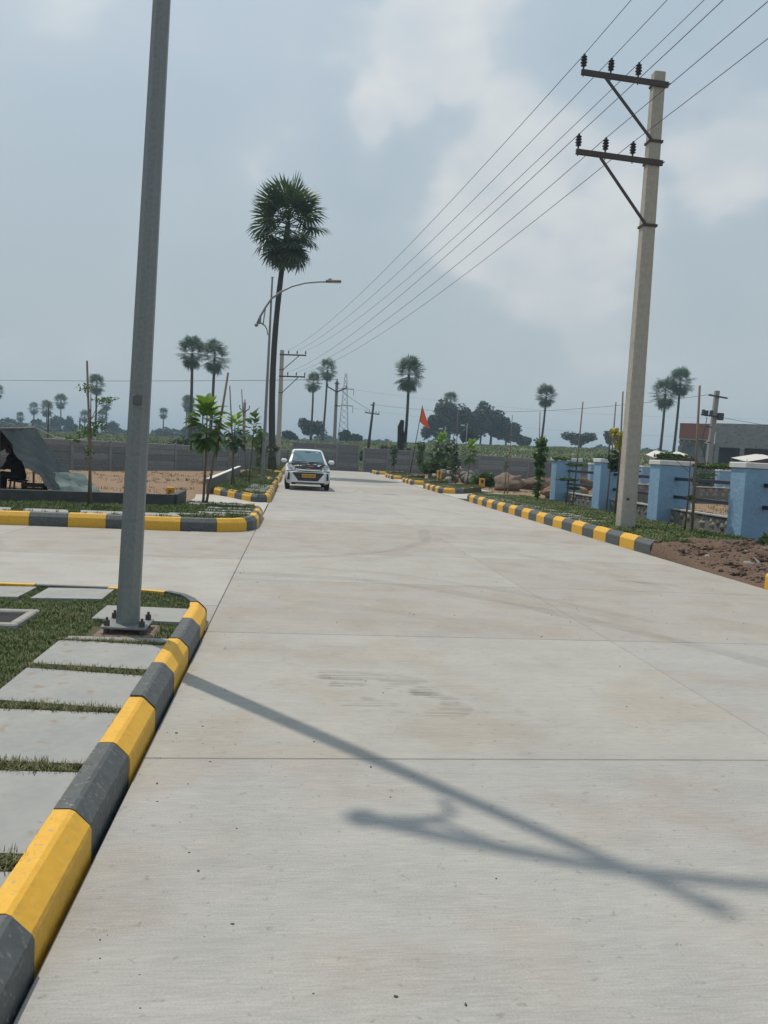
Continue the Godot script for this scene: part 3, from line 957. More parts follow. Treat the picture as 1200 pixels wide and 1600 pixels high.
func awning(label: String, at: Vector3, w: float, d: float, h: float) -> void:
	var a := thing("awning", label, "awning", at, -0.06)
	var st := st_new()
	var n := 14
	var p := func(i: int, j: int) -> Vector3:
		var x := w * i / n
		var peak := absf(fmod(float(i) / n * 2.0, 1.0) - 0.5) * 2.0
		return Vector3(x, h + 0.55 * (1.0 - peak) - j * 0.35, -d * 0.5 + j * d)
	for i in n:
		quad(st, p.call(i, 1), p.call(i + 1, 1), p.call(i + 1, 0), p.call(i, 0))
	put(done(st, true), "sheet", "white_sheet", a)
	var s2 := st_new()
	for i in n:
		var q: Vector3 = p.call(i, 1) - Vector3(0, 0.03, 0.05)
		var q2: Vector3 = p.call(i + 1, 1) - Vector3(0, 0.03, 0.05)
		var dz := sin(i * 1.9) * 0.12
		var dz2 := sin((i + 1) * 1.9) * 0.12
		quad(s2, q + Vector3(0, -0.75, dz), q2 + Vector3(0, -0.75, dz2), q2, q)
	put(done(s2), "side_cloth", "maroon_cloth", a)
	for x in [0.05, w * 0.5, w - 0.05]:
		for z in [-d * 0.5 + 0.1, d * 0.5 - 0.1]:
			put(tube([Vector3(x, 0, z), Vector3(x, h - 0.1, z)], [0.035, 0.03], 6), "pole", "wood_dark", a)

# ------------------------------------------------------------------ street lamps
func street_lamp(label: String, at: Vector3, lean: float, turn := 0.0) -> void:
	var t := thing("street_lamp", label, "street lamp", at, turn, "street lamps along the left kerb")
	t.rotation.z = lean
	var H := 8.05
	put(cbox(Vector3(0.40, 0.07, 0.40), 0.02), "footing", "boulder", t, Vector3(0, 0.005, 0))
	var pl := put(cbox(Vector3(0.30, 0.018, 0.30), 0.004), "base_plate", "galvanised", t, Vector3(0, 0.085, 0))
	pl.rotation.y = 0.0
	for sx in [-1, 1]:
		for sz in [-1, 1]:
			var b := put(lathe([Vector2(0.0, 0.05), Vector2(0.009, 0.05), Vector2(0.009, 0.03), Vector2(0.02, 0.03), Vector2(0.02, -0.09), Vector2(0, -0.09)], 6), "anchor_bolt", "bolt", t, Vector3(sx * 0.115, 0.10, sz * 0.115))
			put(lathe([Vector2(0.0, 0.022), Vector2(0.018, 0.022), Vector2(0.021, 0.0), Vector2(0, 0)], 6), "nut", "bolt", b, Vector3(0, -0.004, 0))
	# octagonal tapered shaft with a door line
	var st := st_new()
	st.set_smooth_group(-1)
	tube_into(st, [Vector3(0, 0.09, 0), Vector3(0, H, 0)], [0.080, 0.036], 8)
	put(done(st), "shaft", "galvanised", t)
	put(cbox(Vector3(0.062, 0.06, 0.006), 0.002), "cable_cover", "lamp_head", t, Vector3(0, 1.62, 0.082), Vector3(-0.006, 0, 0))
	put(lathe([Vector2(0.0, 0.03), Vector2(0.05, 0.02), Vector2(0.06, 0.0), Vector2(0, 0)], 8), "cap", "galvanised", t, Vector3(0, H, 0))
	# bow arm: starts low behind the shaft, swings across it and out over the road
	var pts := []
	var rad := []
	var ctrl := [Vector3(-0.50, 6.20, 0.075), Vector3(-0.40, 6.47, 0.075), Vector3(-0.22, 6.83, 0.075), Vector3(0.0, 7.20, 0.075), Vector3(0.35, 7.50, 0.075), Vector3(0.8, 7.76, 0.075), Vector3(1.3, 7.93, 0.075), Vector3(1.85, 8.02, 0.075), Vector3(2.2, 8.05, 0.075)]
	for i in ctrl.size():
		pts.append(ctrl[i])
		rad.append(lerpf(0.045, 0.028, float(i) / (ctrl.size() - 1)))
	put(tube(pts, rad, 8), "arm", "galvanised", t)
	var gp := [Vector3(-0.49, 6.23, 0.075), Vector3(-0.34, 6.22, 0.075), Vector3(-0.20, 6.14, 0.075), Vector3(-0.11, 6.0, 0.075), Vector3(-0.065, 5.78, 0.06)]
	put(tube(gp, [0.05, 0.036, 0.026, 0.022, 0.022], 8), "brace", "galvanised", t)
	put(tube([Vector3(-0.27, 6.20, 0.075), Vector3(-0.21, 6.80, 0.075)], [0.022, 0.022], 6), "gusset", "galvanised", t)
	var web := st_new()
	for s in [-1.0, 1.0]:
		var zz: float = 0.075 + 0.006 * s
		if s > 0:
			tri(web, Vector3(-0.48, 6.23, zz), Vector3(-0.36, 6.22, zz), Vector3(-0.35, 6.52, zz))
		else:
			tri(web, Vector3(-0.48, 6.23, zz), Vector3(-0.35, 6.52, zz), Vector3(-0.36, 6.22, zz))
	put(done(web), "web_plate", "galvanised", t)
	var ball := SphereMesh.new()
	ball.radius = 0.075
	ball.height = 0.15
	ball.radial_segments = 12
	ball.rings = 8
	put(ball, "ball", "galvanised", t, Vector3(-0.53, 6.14, 0.075))
	var hd := put(cbox(Vector3(0.62, 0.085, 0.26), 0.03), "lamp_head", "lamp_head", t, Vector3(2.42, 8.09, 0.075), Vector3(0, 0, 0.06))
	put(cbox(Vector3(0.40, 0.012, 0.2), 0.004), "lens", "lamp_glass", hd, Vector3(0.06, -0.046, 0))
	put(cbox(Vector3(0.14, 0.07, 0.14), 0.02), "photocell", "lamp_head", hd, Vector3(-0.14, 0.07, 0))

func build_lamps() -> void:
	street_lamp("galvanised octagonal lamp post standing in the lawn with stepping slabs", Vector3(-1.10, 0.115, -5.40), deg_to_rad(-1.55))
	street_lamp("galvanised bow-arm street lamp standing in front of the tall palm", Vector3(-1.26, 0.19, -31.4), deg_to_rad(-0.6))

# ------------------------------------------------------------------ power poles
func insulator_at(parent: Node3D, at: Vector3, s := 1.0) -> void:
	var o := put(lathe([Vector2(0.0, 0.30 * s), Vector2(0.022 * s, 0.29 * s), Vector2(0.028 * s, 0.25 * s), Vector2(0.06 * s, 0.235 * s), Vector2(0.03 * s, 0.205 * s), Vector2(0.065 * s, 0.185 * s), Vector2(0.03 * s, 0.15 * s), Vector2(0.068 * s, 0.13 * s), Vector2(0.035 * s, 0.095 * s), Vector2(0.06 * s, 0.075 * s), Vector2(0.02 * s, 0.05 * s), Vector2(0.014 * s, 0.0), Vector2(0.0, 0.0)], 10), "insulator", "insulator", parent, at)
	put(lathe([Vector2(0, 0.06 * s), Vector2(0.012 * s, 0.06 * s), Vector2(0.012 * s, -0.13 * s), Vector2(0, -0.13 * s)], 6), "pin", "bolt", o)

func square_pole(H: float, w0: float, w1: float, d0: float, d1: float) -> ArrayMesh:
	var st := st_new()
	st.set_smooth_group(-1)
	var rings := []
	var n := 10
	for k in n + 1:
		var t := float(k) / n
		var w := lerpf(w0, w1, t) * 0.5
		var d := lerpf(d0, d1, t) * 0.5
		var c := 0.022
		var off := Vector3(sin(t * 5.0) * 0.004, H * t, cos(t * 7.0) * 0.004)
		rings.append([Vector3(-w + c, 0, d), Vector3(w - c, 0, d), Vector3(w, 0, d - c), Vector3(w, 0, -d + c), Vector3(w - c, 0, -d), Vector3(-w + c, 0, -d), Vector3(-w, 0, -d + c), Vector3(-w, 0, d - c)].map(func(v): return v + off))
	for k in n:
		for i in 8:
			var j := (i + 1) % 8
			quad(st, rings[k][i], rings[k][j], rings[k + 1][j], rings[k + 1][i])
	for i in range(1, 7):
		tri(st, rings[n][0], rings[n][i], rings[n][i + 1])
	return done(st)

# concrete pole with two one-sided cross arms; s = -1 arms to -x, 1 to +x
func arm_pole(label: String, at: Vector3, H: float, s: float, w0: float, w1: float, arms: Array, reach: float, pins: Array) -> Node3D:
	var t := thing("power_pole", label, "power pole", at)
	put(square_pole(H, w0, w1, w0 * 0.9, w1 * 0.9), "shaft", "pole_concrete", t)
	for a in arms:
		var y: float = a[0]
		var drop: float = a[1]
		var x0 := s * -0.16
		var x1 := s * reach
		var tip := Vector3(x1, y + 0.06, 0.13)
		var arm := put(bar(Vector3(x0, y, 0.13), tip, 0.05, 0.105), "cross_arm", "arm_steel", t)
		put(bar(Vector3(s * 0.10, y - drop, 0.135), Vector3(s * reach * 0.70, y - 0.02, 0.165), 0.02, 0.06), "brace", "arm_steel", t)
		var wy := lerpf(w0, w1, y / H)
		var wb := lerpf(w0, w1, (y - drop) / H)
		put(cbox(Vector3(wy + 0.05, 0.05, wy + 0.01), 0.006), "clamp", "arm_steel", t, Vector3(0, y + 0.02, 0.01))
		put(cbox(Vector3(wb + 0.05, 0.05, wb + 0.01), 0.006), "clamp", "arm_steel", t, Vector3(0, y - drop, 0.01))
		put(tube([Vector3(s * -0.18, y + 0.02, -0.05), Vector3(s * -0.18, y + 0.02, 0.16)], [0.012, 0.012], 6), "bolt", "bolt", t)
		for p in pins:
			insulator_at(t, Vector3(s * p, y + 0.05 + 0.06 * p / reach, 0.13))
	return t

func wire_mesh(a: Vector3, b: Vector3, sag: float, r: float, n := 24) -> ArrayMesh:
	var pts := []
	var rd := []
	for i in n + 1:
		var t := float(i) / n
		pts.append(a.lerp(b, t) - Vector3(0, sag * 4.0 * t * (1.0 - t), 0))
		rd.append(r)
	return tube(pts, rd, 4)

func build_power_poles() -> void:
	var A := Vector3(6.80, 0.19, -15.05)
	var pole := arm_pole("tall square concrete power pole on the lawn beside the striped kerb", A, 9.02, -1.0, 0.32, 0.225, [[8.76, 1.07], [7.27, 1.20]], 1.62, [1.58, 1.03, 0.47])
	put(lathe([Vector2(0.0, 0.012), Vector2(0.03, 0.010), Vector2(0.03, 0.0), Vector2(0, 0)], 8), "earth_lug", "bolt", pole, Vector3(-0.05, 0.62, 0.15), Vector3(PI / 2, 0, 0))
	var B := Vector3(-1.30, 0.15, -60.5)
	arm_pole("concrete power pole with arms to the right before the end wall", B, 8.95, 1.0, 0.36, 0.30, [[8.6, 1.15], [6.95, 1.25]], 1.85, [1.8, 1.15, 0.5])
	var lev := [[8.76, 8.6], [7.27, 6.95]]
	var nm := [["upper", "outermost", 0], ["upper", "middle", 1], ["upper", "innermost", 2], ["lower", "outermost", 0], ["lower", "middle", 1], ["lower", "innermost", 2]]
	var pa := [1.58, 1.03, 0.47]
	var pb := [1.8, 1.15, 0.5]
	for k in 6:
		var l: int = 0 if k < 3 else 1
		var i: int = nm[k][2]
		var a := A + Vector3(-pa[i], lev[l][0] + 0.05 + 0.06 * pa[i] / 1.62 + 0.285, 0.13)
		var b := B + Vector3(pb[2 - i], lev[l][1] + 0.05 + 0.06 * pb[2 - i] / 1.85 + 0.285, 0.13)
		var c := a + Vector3(1.3, 0.0, 42.0)
		var w := thing("power_line", "overhead wire on the %s insulator of the %s cross arm" % [nm[k][1], nm[k][0]], "wire", a, 0.0, "overhead wires between the two concrete power poles")
		put(wire_mesh(Vector3.ZERO, b - a, 0.70, 0.0065), "far_span", "wire", w)
		put(wire_mesh(Vector3.ZERO, c - a, 0.45, 0.006), "near_span", "wire", w)
	# poles beyond the wall
	var v := thing("power_pole", "power pole with a V-shaped cross arm beside the lattice pylon", "power pole", Vector3(4.5, terrain_h(4.5, -90) - 0.3, -90))
	var y0 := v.position.y
	put(square_pole(9.7 - y0, 0.42, 0.32, 0.4, 0.3), "shaft", "far_pole", v)
	put(bar(Vector3(0, 8.45 - y0, 0.2), Vector3(-1.05, 9.0 - y0, 0.2), 0.1, 0.14), "cross_arm", "arm_steel", v)
	put(bar(Vector3(0, 8.45 - y0, 0.2), Vector3(1.1, 8.95 - y0, 0.2), 0.1, 0.14), "cross_arm", "arm_steel", v)
	put(bar(Vector3(-0.3, 9.4 - y0, 0.2), Vector3(0.3, 9.4 - y0, 0.2), 0.1, 0.1), "top_arm", "arm_steel", v)
	put(bar(Vector3(-0.1, 6.9 - y0, 0.2), Vector3(0.5, 6.85 - y0, 0.2), 0.1, 0.1), "bracket", "arm_steel", v)
	for p in [[-1.05, 9.02], [1.1, 8.97], [0.0, 9.65]]:
		insulator_at(v, Vector3(p[0], p[1] - y0, 0.2), 1.2)
	var t := thing("power_pole", "dark power pole leaning over with a level cross arm", "power pole", Vector3(8.85, terrain_h(8.9, -95) - 0.3, -95))
	y0 = t.position.y
	t.rotation.z = -0.075
	put(tube([Vector3.ZERO, Vector3(0, 7.9 - y0, 0)], [0.20, 0.13], 8), "shaft", "wood_dark", t)
	put(bar(Vector3(-0.95, 6.5 - y0, 0.16), Vector3(0.85, 6.5 - y0, 0.16), 0.1, 0.13), "cross_arm", "arm_steel", t)
	for x in [-0.85, -0.4, 0.4, 0.75]:
		insulator_at(t, Vector3(x, 6.56 - y0, 0.16), 0.9)
	put(bar(Vector3(-0.4, 7.5 - y0, 0.12), Vector3(0.1, 7.55 - y0, 0.12), 0.1, 0.12), "bracket", "arm_steel", t)
	var s := thing("power_pole", "power pole with a forked top seen over the young trees", "power pole", Vector3(-4.95, terrain_h(-5, -75) - 0.3, -75))
	y0 = s.position.y
	put(square_pole(5.8 - y0, 0.30, 0.24, 0.3, 0.24), "shaft", "far_pole", s)
	put(bar(Vector3(0, 4.85 - y0, 0.15), Vector3(-0.45, 5.2 - y0, 0.15), 0.06, 0.09), "cross_arm", "arm_steel", s)
	put(bar(Vector3(0, 4.85 - y0, 0.15), Vector3(0.45, 5.2 - y0, 0.15), 0.06, 0.09), "cross_arm", "arm_steel", s)
	for p in [[-0.45, 5.22], [0.45, 5.22], [0.0, 5.8]]:
		insulator_at(s, Vector3(p[0], p[1] - y0, 0.15 if p[0] != 0.0 else 0.0), 1.0)
	# transformer pole by the building
	var x := thing("power_pole", "concrete pole with switch gear in front of the grey building", "power pole", Vector3(34.9, 0.0, -62.0))
	x.rotation.z = -0.045
	put(square_pole(8.3, 0.46, 0.34, 0.42, 0.32), "shaft", "far_pole", x)
	put(bar(Vector3(-0.85, 7.85, 0.24), Vector3(0.85, 7.75, 0.24), 0.1, 0.13), "cross_arm", "arm_steel", x)
	put(bar(Vector3(-1.3, 6.15, 0.24), Vector3(0.6, 6.1, 0.24), 0.12, 0.12), "switch_arm", "arm_steel", x)
	for q in [[-1.15, 6.35], [-0.85, 6.3], [-0.45, 6.35], [0.5, 6.15]]:
		put(cbox(Vector3(0.25, 0.5, 0.25), 0.05), "switch", "insulator", x, Vector3(q[0], q[1], 0.28))
	put(cbox(Vector3(0.45, 0.6, 0.4), 0.04), "box", "arm_steel", x, Vector3(0.4, 6.15, 0.3))
	put(tube([Vector3(-0.75, 6.0, 0.25), Vector3(-0.9, 4.6, 0.3), Vector3(-1.0, 3.6, 0.3), Vector3(-0.6, 2.9, 0.25), Vector3(-0.3, 1.9, 0.22)], [0.035, 0.035, 0.035, 0.035, 0.035], 6), "cable", "wire", x)
	for q in [[-0.55, 5.2], [-0.5, 3.9], [-1.15, 3.95]]:
		put(bar(Vector3(q[0] - 0.25, q[1], 0.3), Vector3(q[0] + 0.3, q[1], 0.3), 0.1, 0.1), "clamp", "arm_steel", x)
	# plain thin poles left of the tent and across the field
	var spots := [[-33.6, -110.0, 6.4, "thin bare pole standing before the far palms"], [-38.8, -105.0, 9.8, "thin bare pole above the tarpaulin tent"], [-30.0, -112.0, 4.5, "short bare pole between the tent and the thorn sapling"], [40.0, -95.0, 6.3, "thin bare pole beside the pair of palms"]]
	for q in spots:
		var pz := thing("field_pole", q[3], "pole", Vector3(q[0], terrain_h(q[0], q[1]) - 0.3, q[1]))
		put(tube([Vector3.ZERO, Vector3(0.05, q[2] - pz.position.y, 0)], [0.12, 0.09], 6), "shaft", "wood_dark", pz)
		put(bar(Vector3(-0.25, q[2] - pz.position.y - 0.5, 0), Vector3(0.25, q[2] - pz.position.y - 0.5, 0), 0.06, 0.08), "bracket", "arm_steel", pz)
	# lattice pylon far off
	var ty := thing("pylon", "tall steel lattice pylon far beyond the wall", "pylon", Vector3(22.0, terrain_h(22, -360) - 1.0, -360))
	var PH := 38.4 - ty.position.y
	var half := func(y: float) -> float: return lerpf(3.0, 0.45, pow(clampf(y / PH, 0, 1), 0.75))
	var c4 := [Vector2(-1, -1), Vector2(1, -1), Vector2(1, 1), Vector2(-1, 1)]
	for c in c4:
		var pts := []
		var rd := []
		for k in 9:
			var y := PH * k / 8.0
			var hw: float = half.call(y)
			pts.append(Vector3(c.x * hw, y, c.y * hw))
			rd.append(0.12)
		put(tube(pts, rd, 4), "leg", "galvanised", ty)
	var st := st_new()
	var lv := 13
	for k in lv:
		var ya := PH * k / lv
		var yb := PH * (k + 1) / lv
		var ha: float = half.call(ya)
		var hb: float = half.call(yb)
		for i in 4:
			var p: Vector2 = c4[i]
			var q: Vector2 = c4[(i + 1) % 4]
			tube_into(st, [Vector3(p.x * ha, ya, p.y * ha), Vector3(q.x * hb, yb, q.y * hb)], [0.07, 0.07], 3)
			tube_into(st, [Vector3(q.x * ha, ya, q.y * ha), Vector3(p.x * hb, yb, p.y * hb)], [0.07, 0.07], 3)
	put(done(st), "bracing", "galvanised", ty)
	for yy in [PH * 0.80, PH * 0.58]:
		var arm := put(bar(Vector3(-2.0, yy, 0), Vector3(4.0, yy - 0.2, 0), 0.25, 0.4), "cross_arm", "galvanised", ty)
		put(tube([Vector3(3.9, yy - 0.2, 0), Vector3(3.9, yy - 3.2, 0)], [0.12, 0.12], 5), "insulator_string", "insulator", arm)
	# slack wires far behind
	var far_w := [["far slack wire running off to the left over the palms", Vector3(-160, 14.5, -210), Vector3(4.5, 9.9, -90), 1.5], ["far slack wire from the V-arm pole towards the leaning pole", Vector3(4.5, 9.1, -90), Vector3(9.0, 6.9, -95), 0.2], ["far slack wire from the leaning pole over the rubble", Vector3(9.2, 7.6, -95), Vector3(34.9, 8.0, -62), 1.2], ["far high wire from the pylon to the right", Vector3(26, 31, -360), Vector3(260, 30, -330), 5.0], ["far lower wire from the pylon to the right", Vector3(26, 22.5, -360), Vector3(260, 21, -330), 5.0], ["far wire running right behind the switch-gear pole", Vector3(34.9, 6.2, -62), Vector3(80, 6.8, -72), 1.2]]
	for q in far_w:
		var w := put(wire_mesh(Vector3.ZERO, q[2] - q[1], q[3], 0.02 if q[1].z > -150 else 0.035, 18), "far_wire", "wire")
		w.position = q[1]
		tag(w, q[0], "wire", "slack wires across the field")

# ------------------------------------------------------------------ car
# loft: sections of equal length rings (x >= 0 half mirrored), along z
func loft(rings: Array, close_ends := true) -> ArrayMesh:
	var st := st_new()
	for i in rings.size() - 1:
		var n: int = rings[i].size()
		for k in n:
			var k2 := (k + 1) % n
			quad(st, rings[i][k], rings[i][k2], rings[i + 1][k2], rings[i + 1][k])
	if close_ends:
		for e in [0, rings.size() - 1]:
			var rg: Array = rings[e]
			var c := Vector3.ZERO
			for p in rg:
				c += p
			c /= rg.size()
			for k in rg.size():
				var k2 := (k + 1) % rg.size()
				if e == 0:
					tri(st, c, rg[k2], rg[k])
				else:
					tri(st, c, rg[k], rg[k2])
	return done(st, true)

func ring_from(half: Array, z: float) -> Array:
	var r := []
	for p in half:
		r.append(Vector3(p.x, p.y, z))
	for i in range(half.size() - 1, -1, -1):
		if half[i].x > 0.001:
			r.append(Vector3(-half[i].x, half[i].y, z))
	return r

func patch(pts: Array, off := Vector3.ZERO) -> ArrayMesh:
	# quad strip between two rows of points
	var st := st_new()
	var a: Array = pts[0]
	var b: Array = pts[1]
	for i in a.size() - 1:
		quad(st, a[i] + off, a[i + 1] + off, b[i + 1] + off, b[i] + off)
	return done(st, true)

func build_car() -> void:
	# small white hatchback facing us: local +z is its nose
	var c := thing("parked_car", "white hatchback with a dark printed bonnet and yellow number plate", "car", Vector3(0.52, 0.0, -28.55), 0.02)
	# lower body
	var rings := []
	var secs := [[0.02, 0.58, 0.30, 0.62, 0.68], [-0.06, 0.72, 0.25, 0.68, 0.76], [-0.18, 0.80, 0.22, 0.74, 0.86], [-0.45, 0.835, 0.21, 0.82, 0.93], [-0.90, 0.84, 0.21, 0.88, 0.985], [-1.4, 0.84, 0.21, 0.90, 0.98], [-2.6, 0.84, 0.21, 0.92, 1.0], [-3.4, 0.825, 0.22, 0.92, 1.0], [-3.75, 0.78, 0.26, 0.90, 0.97], [-3.85, 0.66, 0.34, 0.84, 0.90]]
	for s in secs:
		var w: float = s[1]
		rings.append(ring_from([Vector2(0, s[2]), Vector2(w * 0.80, s[2]), Vector2(w * 0.95, s[2] + 0.05), Vector2(w, lerpf(s[2], s[3], 0.45)), Vector2(w * 0.99, s[3] - 0.06), Vector2(w * 0.93, s[3] + 0.01), Vector2(w * 0.72, s[4] - 0.02), Vector2(w * 0.35, s[4] + 0.005), Vector2(0, s[4] + 0.012)], s[0]))
	rings.reverse()
	put(loft(rings), "body", "car_white", c)
	# greenhouse
	var cab := []
	for s in [[-0.72, 0.74, 0.94, 0.97], [-1.05, 0.735, 0.95, 1.17], [-1.38, 0.70, 0.97, 1.39], [-1.62, 0.66, 0.97, 1.48], [-2.1, 0.64, 0.97, 1.515], [-2.8, 0.635, 0.97, 1.505], [-3.3, 0.62, 0.97, 1.45], [-3.62, 0.66, 0.96, 1.16], [-3.74, 0.66, 0.95, 0.99]]:
		var top: float = s[3]
		var wt: float = lerpf(0.74, 0.565, clampf((top - 0.97) / 0.53, 0, 1))
		cab.append(ring_from([Vector2(0, s[2] - 0.1), Vector2(0.74, s[2] - 0.06), Vector2(0.745, s[2]), Vector2(lerpf(0.745, wt, 0.6), lerpf(s[2], top, 0.6)), Vector2(wt, top - 0.03), Vector2(wt - 0.06, top), Vector2(wt * 0.4, top + 0.015), Vector2(0, top + 0.018)], s[0]))
	cab.reverse()
	put(loft(cab), "cabin", "car_white", c)
	# windscreen, slightly proud of the cabin surface
	var lo := []
	var hi := []
	for i in 9:
		var t := i / 8.0 * 2.0 - 1.0
		lo.append(Vector3(t * 0.635, 1.0 + 0.012 - t * t * 0.01, -0.73 - t * t * 0.05))
		hi.append(Vector3(t * 0.515, 1.445 + 0.015 - t * t * 0.02, -1.47 - t * t * 0.03))
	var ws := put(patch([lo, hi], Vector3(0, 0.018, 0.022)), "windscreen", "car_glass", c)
	put(cbox(Vector3(0.20, 0.05, 0.02), 0.01), "rear_view_mirror", "car_black", ws, Vector3(0.0, 1.40, -1.335))
	put(cbox(Vector3(0.10, 0.022, 0.004), 0.001), "sticker", "wrap_white", ws, Vector3(0.36, 1.405, -1.345), Vector3(-0.95, 0, 0))
	for s in [-1.0, 1.0]:
		put(tube([Vector3(s * 0.05, 1.03, -0.68), Vector3(s * 0.35, 1.05, -0.70), Vector3(s * 0.58, 1.075, -0.79)], [0.012, 0.011, 0.008], 5), "wiper", "car_black", c)
		# side glass
		var st := st_new()
		var sg := [Vector3(0.742, 1.0, -1.15), Vector3(0.742, 1.0, -3.3), Vector3(0.60, 1.40, -3.05), Vector3(0.60, 1.42, -1.72)]
		for k in 4:
			sg[k].x = (sg[k].x + 0.012) * s
		if s > 0:
			quad(st, sg[0], sg[1], sg[2], sg[3])
		else:
			quad(st, sg[3], sg[2], sg[1], sg[0])
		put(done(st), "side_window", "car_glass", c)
		# mirrors
		var mr := put(cbox(Vector3(0.23, 0.15, 0.13), 0.045), "wing_mirror", "car_white", c, Vector3(s * 0.90, 1.06, -0.98))
		put(cbox(Vector3(0.14, 0.05, 0.06), 0.01), "mirror_arm", "car_black", mr, Vector3(s * -0.12, -0.06, 0))
		# headlamps: swept lenses on the wings
		var h0 := [Vector3(s * 0.46, 0.80, -0.055), Vector3(s * 0.62, 0.785, -0.10), Vector3(s * 0.76, 0.80, -0.22)]
		var h1 := [Vector3(s * 0.55, 0.885, -0.16), Vector3(s * 0.68, 0.905, -0.27), Vector3(s * 0.785, 0.93, -0.44)]
		if s < 0:
			h0.reverse()
			h1.reverse()
		var hl := put(patch([h0, h1], Vector3(0, 0.006, 0.02)), "headlight", "lens", c)
		put(cbox(Vector3(0.07, 0.05, 0.03), 0.01), "lamp_bowl", "chrome", hl, Vector3(s * 0.64, 0.835, -0.135))
		# slim running light and corner intake
		put(bar(Vector3(s * 0.56, 0.715, -0.02), Vector3(s * 0.79, 0.70, -0.15), 0.02, 0.03), "running_light", "car_black", c)
		put(bar(Vector3(s * 0.70, 0.64, 0.0), Vector3(s * 0.73, 0.38, 0.005), 0.03, 0.085), "corner_vent", "car_black", c)
		put(bar(Vector3(s * 0.665, 0.61, 0.012), Vector3(s * 0.64, 0.36, 0.015), 0.05, 0.03), "bumper_fin", "car_white", c)
	# bumper skin in front carrying the grille
	put(cbox(Vector3(1.30, 0.44, 0.10), 0.045), "bumper", "car_white", c, Vector3(0, 0.48, -0.02))
	# grille: wide trapezoid
	var gst := st_new()
	var g := [Vector3(-0.60, 0.66, 0.036), Vector3(0.60, 0.66, 0.036), Vector3(0.36, 0.355, 0.04), Vector3(-0.36, 0.355, 0.04)]
	quad(gst, g[3], g[2], g[1], g[0])
	var gr := put(done(gst), "grille", "car_black", c)
	for i in 5:
		var y := 0.40 + i * 0.055
		var hw := lerpf(0.38, 0.58, (y - 0.355) / 0.305)
		put(cbox(Vector3(hw * 2.0 - 0.04, 0.012, 0.01), 0.003), "grille_bar", "lamp_head", gr, Vector3(0, y, 0.043))
	put(cbox(Vector3(1.16, 0.022, 0.02), 0.006), "bonnet_strip", "car_black", c, Vector3(0, 0.705, 0.03))
	var em := TorusMesh.new()
	em.inner_radius = 0.052
	em.outer_radius = 0.068
	em.rings = 20
	em.ring_segments = 6
	var e := put(em, "emblem", "chrome", c, Vector3(0, 0.755, 0.015), Vector3(PI / 2 - 0.3, 0, 0))
	e.scale = Vector3(1.35, 1.0, 0.85)
	for q in [[-0.035, 0.25], [0.035, 0.25]]:
		put(cbox(Vector3(0.012, 0.014, 0.075), 0.004), "emblem_bar", "chrome", e, Vector3(q[0], 0, 0), Vector3(0, q[1], 0))
	put(cbox(Vector3(0.06, 0.014, 0.012), 0.004), "emblem_bar", "chrome", e)
	# plate with its dark characters
	var pl := put(cbox(Vector3(0.50, 0.125, 0.014), 0.004), "number_plate", "plate_yellow", c, Vector3(0.02, 0.545, 0.062))
	for q in [-0.20, -0.155, -0.10, -0.055, 0.0, 0.045, 0.10, 0.145, 0.19]:
		put(cbox(Vector3(0.028, 0.055, 0.004), 0.001), "character", "ink", pl, Vector3(q, 0, 0.008))
	put(cbox(Vector3(1.24, 0.09, 0.08), 0.03), "lower_lip", "car_black", c, Vector3(0, 0.255, 0.0))
	put(cbox(Vector3(0.9, 0.02, 0.02), 0.005), "lip_trim", "wrap_white", c, Vector3(0, 0.235, 0.05))
	# bonnet print: a dark skin over the bonnet with pale and red shapes
	var rows := [[-0.04, 0.50, 0.742], [-0.16, 0.56, 0.838], [-0.42, 0.62, 0.928], [-0.70, 0.66, 0.972]]
	var bst := st_new()
	for r in rows.size() - 1:
		var na := 8
		for i in na:
			var f := func(rr: int, k: int) -> Vector3:
				var t := k / float(na) * 2.0 - 1.0
				var w: float = rows[rr][1]
				return Vector3(t * w, rows[rr][2] + 0.045 - t * t * 0.035, rows[rr][0] + 0.022 - t * t * 0.05)
			quad(bst, f.call(r, i), f.call(r, i + 1), f.call(r + 1, i + 1), f.call(r + 1, i))
	var bn := put(done(bst, true), "bonnet", "car_wrap", c)
	for q in [[-0.48, 0.10, 0.055, -0.20, "wrap_white"], [-0.38, 0.06, 0.08, -0.22, "wrap_white"], [-0.28, 0.05, 0.07, -0.21, "wrap_white"], [-0.17, 0.13, 0.03, -0.26, "wrap_teal"], [-0.16, 0.34, 0.035, -0.56, "wrap_white"], [0.02, 0.14, 0.07, -0.34, "wrap_red"], [0.10, 0.2, 0.03, -0.14, "wrap_red"], [0.24, 0.16, 0.10, -0.36, "wrap_teal"], [0.38, 0.09, 0.09, -0.22, "wrap_white"], [0.40, 0.20, 0.03, -0.50, "wrap_red"], [0.42, 0.12, 0.05, -0.33, "wrap_white"]]:
		var t: float = q[0] / 0.6
		var z: float = q[3]
		var y := 0.868 + (-0.16 - z) * 0.33 - t * t * 0.03
		if z < -0.42:
			y = 0.955 + (-0.42 - z) * 0.16 - t * t * 0.03
		put(cbox(Vector3(q[1], 0.004, q[2]), 0.001), "print", q[4], bn, Vector3(q[0], y + 0.032, z - 0.01), Vector3(0.35 if z > -0.42 else 0.16, rng.randf_range(-0.2, 0.2), -t * 0.1))
	put(tube([Vector3(-0.46, 0.775, -0.02), Vector3(-0.25, 0.755, 0.03), Vector3(0, 0.745, 0.042), Vector3(0.25, 0.755, 0.03), Vector3(0.46, 0.775, -0.02)], [0.016, 0.018, 0.018, 0.018, 0.016], 6), "bonnet_edge", "car_white", c)
